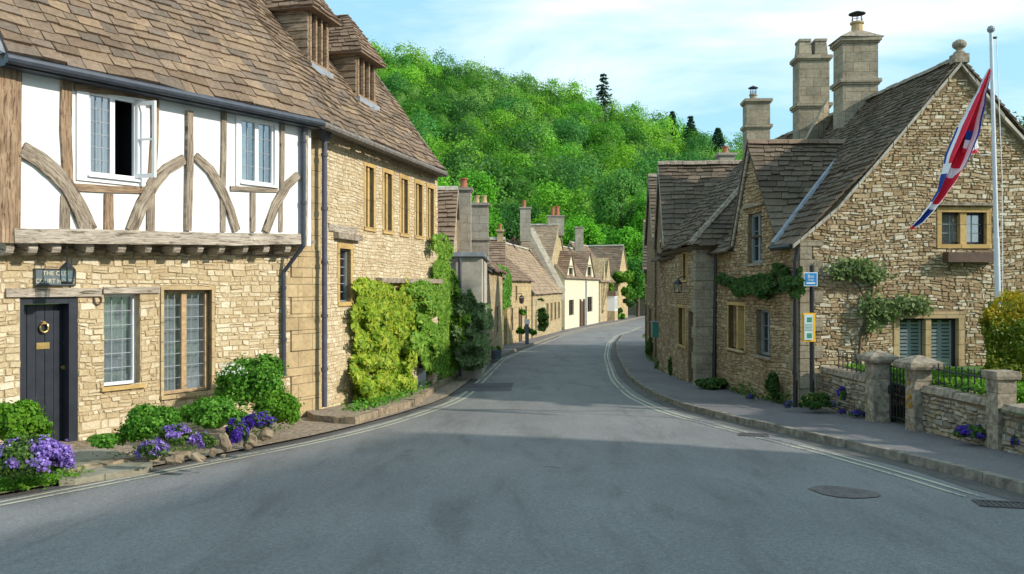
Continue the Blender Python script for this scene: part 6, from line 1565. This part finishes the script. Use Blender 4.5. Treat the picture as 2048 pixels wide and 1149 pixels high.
bush('small_plant', 'small green tuft beside the doorstep', 212, 885, 34, 16, 898, 900, .05, 'l_mid', Y=10.3, cat='plant')
for (lab, x, y, rx, ry, Y, n, m) in [
    ('purple flowers overlapping the right side of the round shrub', 350, 878, 34, 26, 10.2, 1000, 'fl_purple'),
    ('purple flowers trailing over the kerb below the round shrub', 306, 908, 30, 26, 9.7, 700, 'fl_purple'),
    ('sparse purple flowers between the two green shrubs', 405, 886, 22, 20, 10.5, 350, 'fl_purple'),
    ('upright violet clump standing between two pale rocks', 474, 872, 22, 32, 10.9, 850, 'fl_deep'),
    ('deep violet clump in front of the largest shrub', 520, 848, 30, 22, 11.5, 1000, 'fl_deep'),
    ('tiny purple tuft beside the door path', 240, 876, 10, 8, 10.6, 90, 'fl_purple')]:
    aub(lab, x, y, rx, ry, Y, n, m)
def rock(cx, cy, rx, ry, Y, label, m='rock', tilt=0.):
    rx, ry, cy = rx*.8, ry*.8, cy+ry*.15
    c = at(cx, cy, Y); s = Y/FPX; me = MB(); n = 10; seed = random.uniform(0, 99); R_ = []
    for i in range(7):
        th_ = math.pi*i/6; row = []
        for j in range(n):
            ph = 2*math.pi*j/n; d = V((math.sin(th_)*math.cos(ph), math.sin(th_)*math.sin(ph), math.cos(th_))); k = 1+.35*noise.noise(d*1.6+V((seed, 0, 0))); k *= .82 if abs(d.x) > .8 else 1
            x_, z_ = d.x*rx*s*k, d.z*ry*s*k; row.append(c+V((x_*math.cos(tilt)-z_*math.sin(tilt), d.y*rx*s*.7*k, x_*math.sin(tilt)+z_*math.cos(tilt))))
        R_.append(row)
    for i in range(6):
        for j in range(n): me.face([R_[i][j], R_[i+1][j], R_[i+1][(j+1) % n], R_[i][(j+1) % n]])
    tag(me.build('rock', m), label, 'rock', 'rocks edging the flower bed')
for (x, y, rx, ry, Y, lab, tl) in [(396, 914, 24, 9, 9.7, 'flat buff rock lying in front of the spreading shrub', -.4), (426, 904, 12, 14, 9.9, 'small upright buff rock right of the flat one', -.5), (446, 912, 8, 5, 9.8, 'tiny pebble sized rock near the yellow line', 0),
    (450, 882, 16, 26, 10.6, 'tall pale rock left of the upright violet clump', .3), (500, 880, 22, 20, 11.0, 'rounded ochre rock right of the upright violet clump', 0), (532, 868, 22, 14, 11.5, 'ochre rock below the deep violet clump', .2), (350, 918, 28, 13, 9.9, 'long low rock under the round shrub purple flowers', 0)]:
    rock(x, y, rx, ry, Y, lab, tilt=tl)
# door path and its edge stones
mb = MB(); q = [gnd(x, y, .075) for x, y in ((120, 902), (215, 897), (305, 925), (300, 934), (150, 958), (118, 960))]
c_ = sum(q, V())/6
for a, d in zip(q, q[1:]+q[:1]): mb.face([c_, a, d])
for a, d in zip(q, q[1:]+q[:1]): mb.face([a, d, d+V((0, 0, -.15)), a+V((0, 0, -.15))])
tag(mb.build('path', 'flag_stone'), kind='structure')
es = [(140, 962), (175, 952), (215, 946), (258, 938), (300, 930), (345, 926), (390, 921)]
mb = MB()
for a, d in zip(es, es[1:]):
    g0, g1 = gnd(a[0], a[1]), gnd(d[0], d[1]); m_ = max(1, int((g1-g0).length/.2))
    for i in range(m_):
        p, q = g0.lerp(g1, i/m_), g0.lerp(g1, (i+random.uniform(.82, .97))/m_); dd_ = (q-p).normalized(); s_ = V((-dd_.y, dd_.x, 0)); j_ = lambda: V((random.uniform(-.02, .02), random.uniform(-.02, .02), random.uniform(-.018, .018))); hh = .075+random.uniform(-.02, .03)
        mb.hexa([p+V((0, 0, -.1))+j_(), q+V((0, 0, -.1))+j_(), q+s_*.16+V((0, 0, -.1)), p+s_*.16+V((0, 0, -.1)), p+s_*.04+V((0, 0, hh))+j_(), q+s_*.04+V((0, 0, hh))+j_(), q+s_*.17+V((0, 0, hh))+j_(), p+s_*.17+V((0, 0, hh))+j_()])
tag(mb.build('kerb', 'kerb_warm'), kind='structure')
# planters under the creeper
for (x, y0, y1, w_, Y, lab) in ((840, 738, 778, 24, 21.2, 'larger blue grey planter box at the foot of the climbers'), (862, 734, 770, 14, 22.4, 'smaller blue grey planter box behind the larger one')):
    t_, bt = at(x, y0, Y), at(x, y1, Y); hw = w_/2*Y/FPX; o = thing('planter', V((t_.x, Y, bt.z)), lab, 'planter'); b = MB(); b.hexa([V((t_.x+a*hw*.9, Y+c*hw, bt.z-.1)) for a, c in ((-1, -1), (1, -1), (1, 1), (-1, 1))]+[V((t_.x+a*hw, Y+c*hw*1.1, t_.z)) for a, c in ((-1, -1), (1, -1), (1, 1), (-1, 1))])
    b.build('box', 'planter', o); b = MB(); b.box((t_.x-hw*1.08, Y-hw*1.18, t_.z), (t_.x+hw*1.08, Y+hw*1.18, t_.z+.03)); b.build('rim', 'planter', o)
    p, nn, co = blobs(260, (t_.x, Y, t_.z+.12), (hw*1.2, hw, .16), k=5); leaves('plant', p, nn, .09, 'l_grey', o, core=co)
def strip_plants(name, label, pts, n, size, mat, h, spread=.12, cat='weeds'):
    P, Nn = [], []
    for _ in range(n):
        t = random.random()*(len(pts)-1); k = min(len(pts)-2, int(t)); f = t-k; a, c = pts[k], pts[k+1]; p = gnd(a[0]+(c[0]-a[0])*f, a[1]+(c[1]-a[1])*f)
        if noise.noise(V((t*4.1, 3, n*.01))) < -.15: continue
        P.append(p+V((random.gauss(0, spread), random.gauss(0, spread), .04+abs(random.gauss(0, h*.5))))); Nn.append((0, -.5, .8))
    return tag(leaves(name, P, Nn, size, mat, jit=.9), label, cat, kind='stuff')
strip_plants('weeds', 'low green weeds along the raised kerb below the creeper', [(705, 838), (760, 822), (815, 800), (850, 780)], 2200, .07, 'l_mid', .22, .14)
strip_plants('weeds', 'weeds at the foot of the grey leaved shrub', [(850, 780), (900, 755), (960, 728), (980, 718)], 1600, .09, 'l_weed', .3, .2)
strip_plants('grass', 'short grass and moss on the verge corner at the bottom left', [(-20, 985), (40, 978), (130, 960)], 3600, .04, 'l_bright', .08, .13, cat='grass')
strip_plants('weeds', 'sparse weeds among the rocks of the flower bed', [(230, 925), (330, 915), (420, 895), (560, 862)], 900, .04, 'l_weed', .07, .15)
strip_plants('weeds', 'green weeds growing along the foot of the right hand houses', [(1300, 722), (1340, 752), (1380, 768), (1430, 776), (1500, 800), (1590, 822)], 2600, .08, 'l_weed', .25, .1)
strip_plants('weeds', 'weeds at the foot of the garden wall', [(1640, 818), (1730, 840), (1860, 868), (1985, 895), (2040, 905)], 1500, .05, 'l_weed', .12, .07)
strip_plants('weeds', 'weeds at the foot of the far left row', [(1000, 694), (1050, 682), (1095, 668), (1130, 660)], 900, .14, 'l_weed', .3, .15)
# right hand side plants
for (lab, x, y, rx, ry, Y, n) in [
    ('violet flower tuft against the house foot just left of the bus stop', 1578, 812, 10, 9, 15.9, 160), ('violet cushion at the corner of the house foot', 1500, 796, 8, 7, 18, 120),
    ('violet flowers climbing the garden wall left of the gate', 1683, 792, 9, 18, 15.3, 200), ('violet patch low on the garden wall nearest the bus stop', 1660, 812, 13, 8, 15.6, 140),
    ('violet cushion at the pavement edge of the garden wall', 1714, 830, 16, 9, 14.8, 260), ('small violet tuft by the gate pillar', 1683, 826, 8, 7, 15.1, 110),
    ('big violet cushion at the foot of the wall right of the gate', 1945, 868, 34, 16, 11.5, 900), ('violet cushion in the lower right corner by the slender pillar', 2036, 886, 16, 15, 10.8, 350)]:
    aub(lab, x, y, rx, ry, Y, n, 'fl_deep', group='violet cushions on the right pavement edge')
bush('yellow_flowered_plant', 'dark leafy plant with yellow flowers at the foot of the bus stop', 1628, 805, 30, 20, 822, 1500, .06, 'l_dark', cat='plant', Y=15.7, flowers=('fl_yellow', 90, .03))
bush('wall_fern', 'dark green fern growing up the house wall left of the bus stop', 1545, 782, 14, 34, 806, 900, .08, 'l_dark', cat='plant', Y=17.6)
bush('base_shrub', 'dark shrub at the foot of the black downpipe', 1425, 770, 36, 11, 782, 1400, .09, 'l_dark', cat='plant', Y=21.2)
bush('base_shrub', 'narrow evergreen beside the hipped cottage door', 1346, 745, 9, 32, 765, 900, .1, 'l_dark', cat='plant', Y=25.8)
bush('base_shrub', 'low green clump beyond the narrow evergreen', 1322, 735, 12, 12, 748, 600, .1, 'l_weed', cat='plant', Y=28.5)
bush('base_shrub', 'straggly green plants by the wall near the green box', 1300, 700, 8, 22, 722, 600, .12, 'l_weed', cat='plant', Y=33)
# hedge
hg = thing('clipped_hedge', (8.6, 13.6, .15), 'tall clipped yew hedge, golden on top and dark green below', 'hedge')
n = 26000; P, Nn, mi = [], [], []
for _ in range(n):
    f = random.random(); 
    t = random.random()
    if f < .6: p = V((7.12+t*4.5, 13.0, .15+random.random()*1.45)); nn = (0, -1, .1)
    elif f < .78: p = V((7.12+t*1.0, 13.0+t*1.6, .15+random.random()*1.45)); nn = (-.85, .3, .1)
    else:
        yy = random.random()*1.7; p = V((7.15+yy*.66+t*4.5, 13.0+yy, 1.6)); nn = (0, 0, 1)
    p.x += .12; rx = (p.x-7.24-(p.y-13.)*.6); rnd = max(0, .25-rx)*.9; 
    if p.z > 1.15: p.z -= rnd*(p.z-1.15)*2.2; p.y += (p.z-1.15)**2*.7
    w_ = .12*noise.noise(p*2.2)+.05*noise.noise(p*6); p += V(nn)*w_; 
    if p.z > 1.3: p.z += .05*noise.noise(p*3)
    P.append(p+V(nn)*random.uniform(-.05, .03)); Nn.append(nn)
    mi.append(1 if p.z > 1.22+.12*noise.noise(p*3)+random.gauss(0, .08) else 0)
leaves('foliage', P, Nn, .055, ['l_yew', 'l_gold'], hg, jit=.75, extra=np.array(mi))
b = MB(); b.hexa([V((7.3, 13.12, .1)), V((12, 13.12, .1)), V((12, 14.6, .1)), V((8.1, 14.6, .1)), V((7.5, 13.25, 1.4)), V((12, 13.2, 1.55)), V((12, 14.7, 1.55)), V((8.2, 14.7, 1.5))]); b.build('inner_branches', 'l_yew', hg)
bush('corner_bush', 'dark leafy edge of a bush at the right end below the hedge', 2050, 700, 30, 60, 760, 1500, .06, 'l_yew', Y=11.9)
# far topiary and small things
tp = bush('topiary', 'round topped golden green topiary at the bend of the road', 1248, 556, 19, 14, 560, 2200, .3, 'l_bright', Y=98, k=5, sub=.6)
for (x, y, rx, ry, m, lab) in ((1256, 590, 13, 20, 'l_mid', 'green bush under the round topiary'), (1238, 632, 10, 14, 'l_mid', 'low green bush beside the bay window'), (1222, 590, 6, 22, 'l_climb', 'climber on the corner by the bay window'), (1262, 608, 16, 16, 'l_dark', 'dark hedge at the far bend')):
    bush('roadside_bush', lab, x, y, rx, ry, 640, 900, .3, m, Y=95 if x > 1230 else 92, k=6)
for (x, y, r_, m, lab) in ((1052, 662, 8, 'l_bright', 'bright potted plant by the tan cottage door'), (1040, 662, 6, 'l_mid', 'darker potted plant left of the shop sign'), (1066, 668, 8, 'l_mid', 'green plants between the tan and the low cottage'), (1046, 628, 7, 'l_mid', 'hanging basket on the tan cottage')):
    bush('potted_plant', lab, x, y, r_, r_*1.1, 690, 350, .2, m, cat='plant', Y=46.2, k=4)
sp = at(1054, 648, 45.5); o = thing('shop_sign', V((sp.x, sp.y, zg(45.5)+.1)), 'small white and blue pavement sign outside the tan cottage', 'sign'); b = MB(); b.box((sp.x-.14, sp.y, sp.z-.02), (sp.x+.14, sp.y+.03, sp.z+.24)); b.build('board', 'signwhite', o); b = MB(); b.box((sp.x-.1, sp.y+.01, zg(45.5)+.1), (sp.x+.1, sp.y+.05, sp.z-.02)); b.build('stand', 'planter', o)
sp = at(990, 690, 33.5); o = thing('planter', sp, 'small blue tub on the far left pavement', 'planter'); b = MB(); b.lathe(V((sp.x, sp.y, zg(33.5)+.1)), [(.2, 0), (.26, .3), (.28, .3), (.28, .34), (.2, .34), (.18, .25)], 12); b.build('tub', 'planter', o); p, nn, co = blobs(150, (sp.x, sp.y, zg(33.5)+.5), (.22, .22, .15), k=4); leaves('plant', p, nn, .09, 'l_mid', o)
lc = at(1043, 600, 46); o = thing('wall_lantern', lc, 'small dark lantern hung on the tan cottage in the far row', 'lantern'); b = MB(); b.tube([lc+V((-.3, .3, .3)), lc+V((0, 0, .34)), lc+V((0, 0, .2))], .02, 5); b.lathe(lc, [(.17, .12), (.03, .25)], 4); b.lathe(lc, [(.02, -.22), (.1, -.18), (.15, .1)], 4); b.build('frame', 'black', o)

# unseen house added out of frame on the right to shade the near road
sh = simple('shade_house', 'unseen stone house added beyond the right edge to shade the near road', (3.1, -9), (11.0, 8.6), 7, 4.6, 8.8, 'rub_street', 'tile_right', zb=-.5, wins=[('front', (3, 4.2, .9, 2.2), KW), ('front', (7, 8.2, .9, 2.2), KW)])
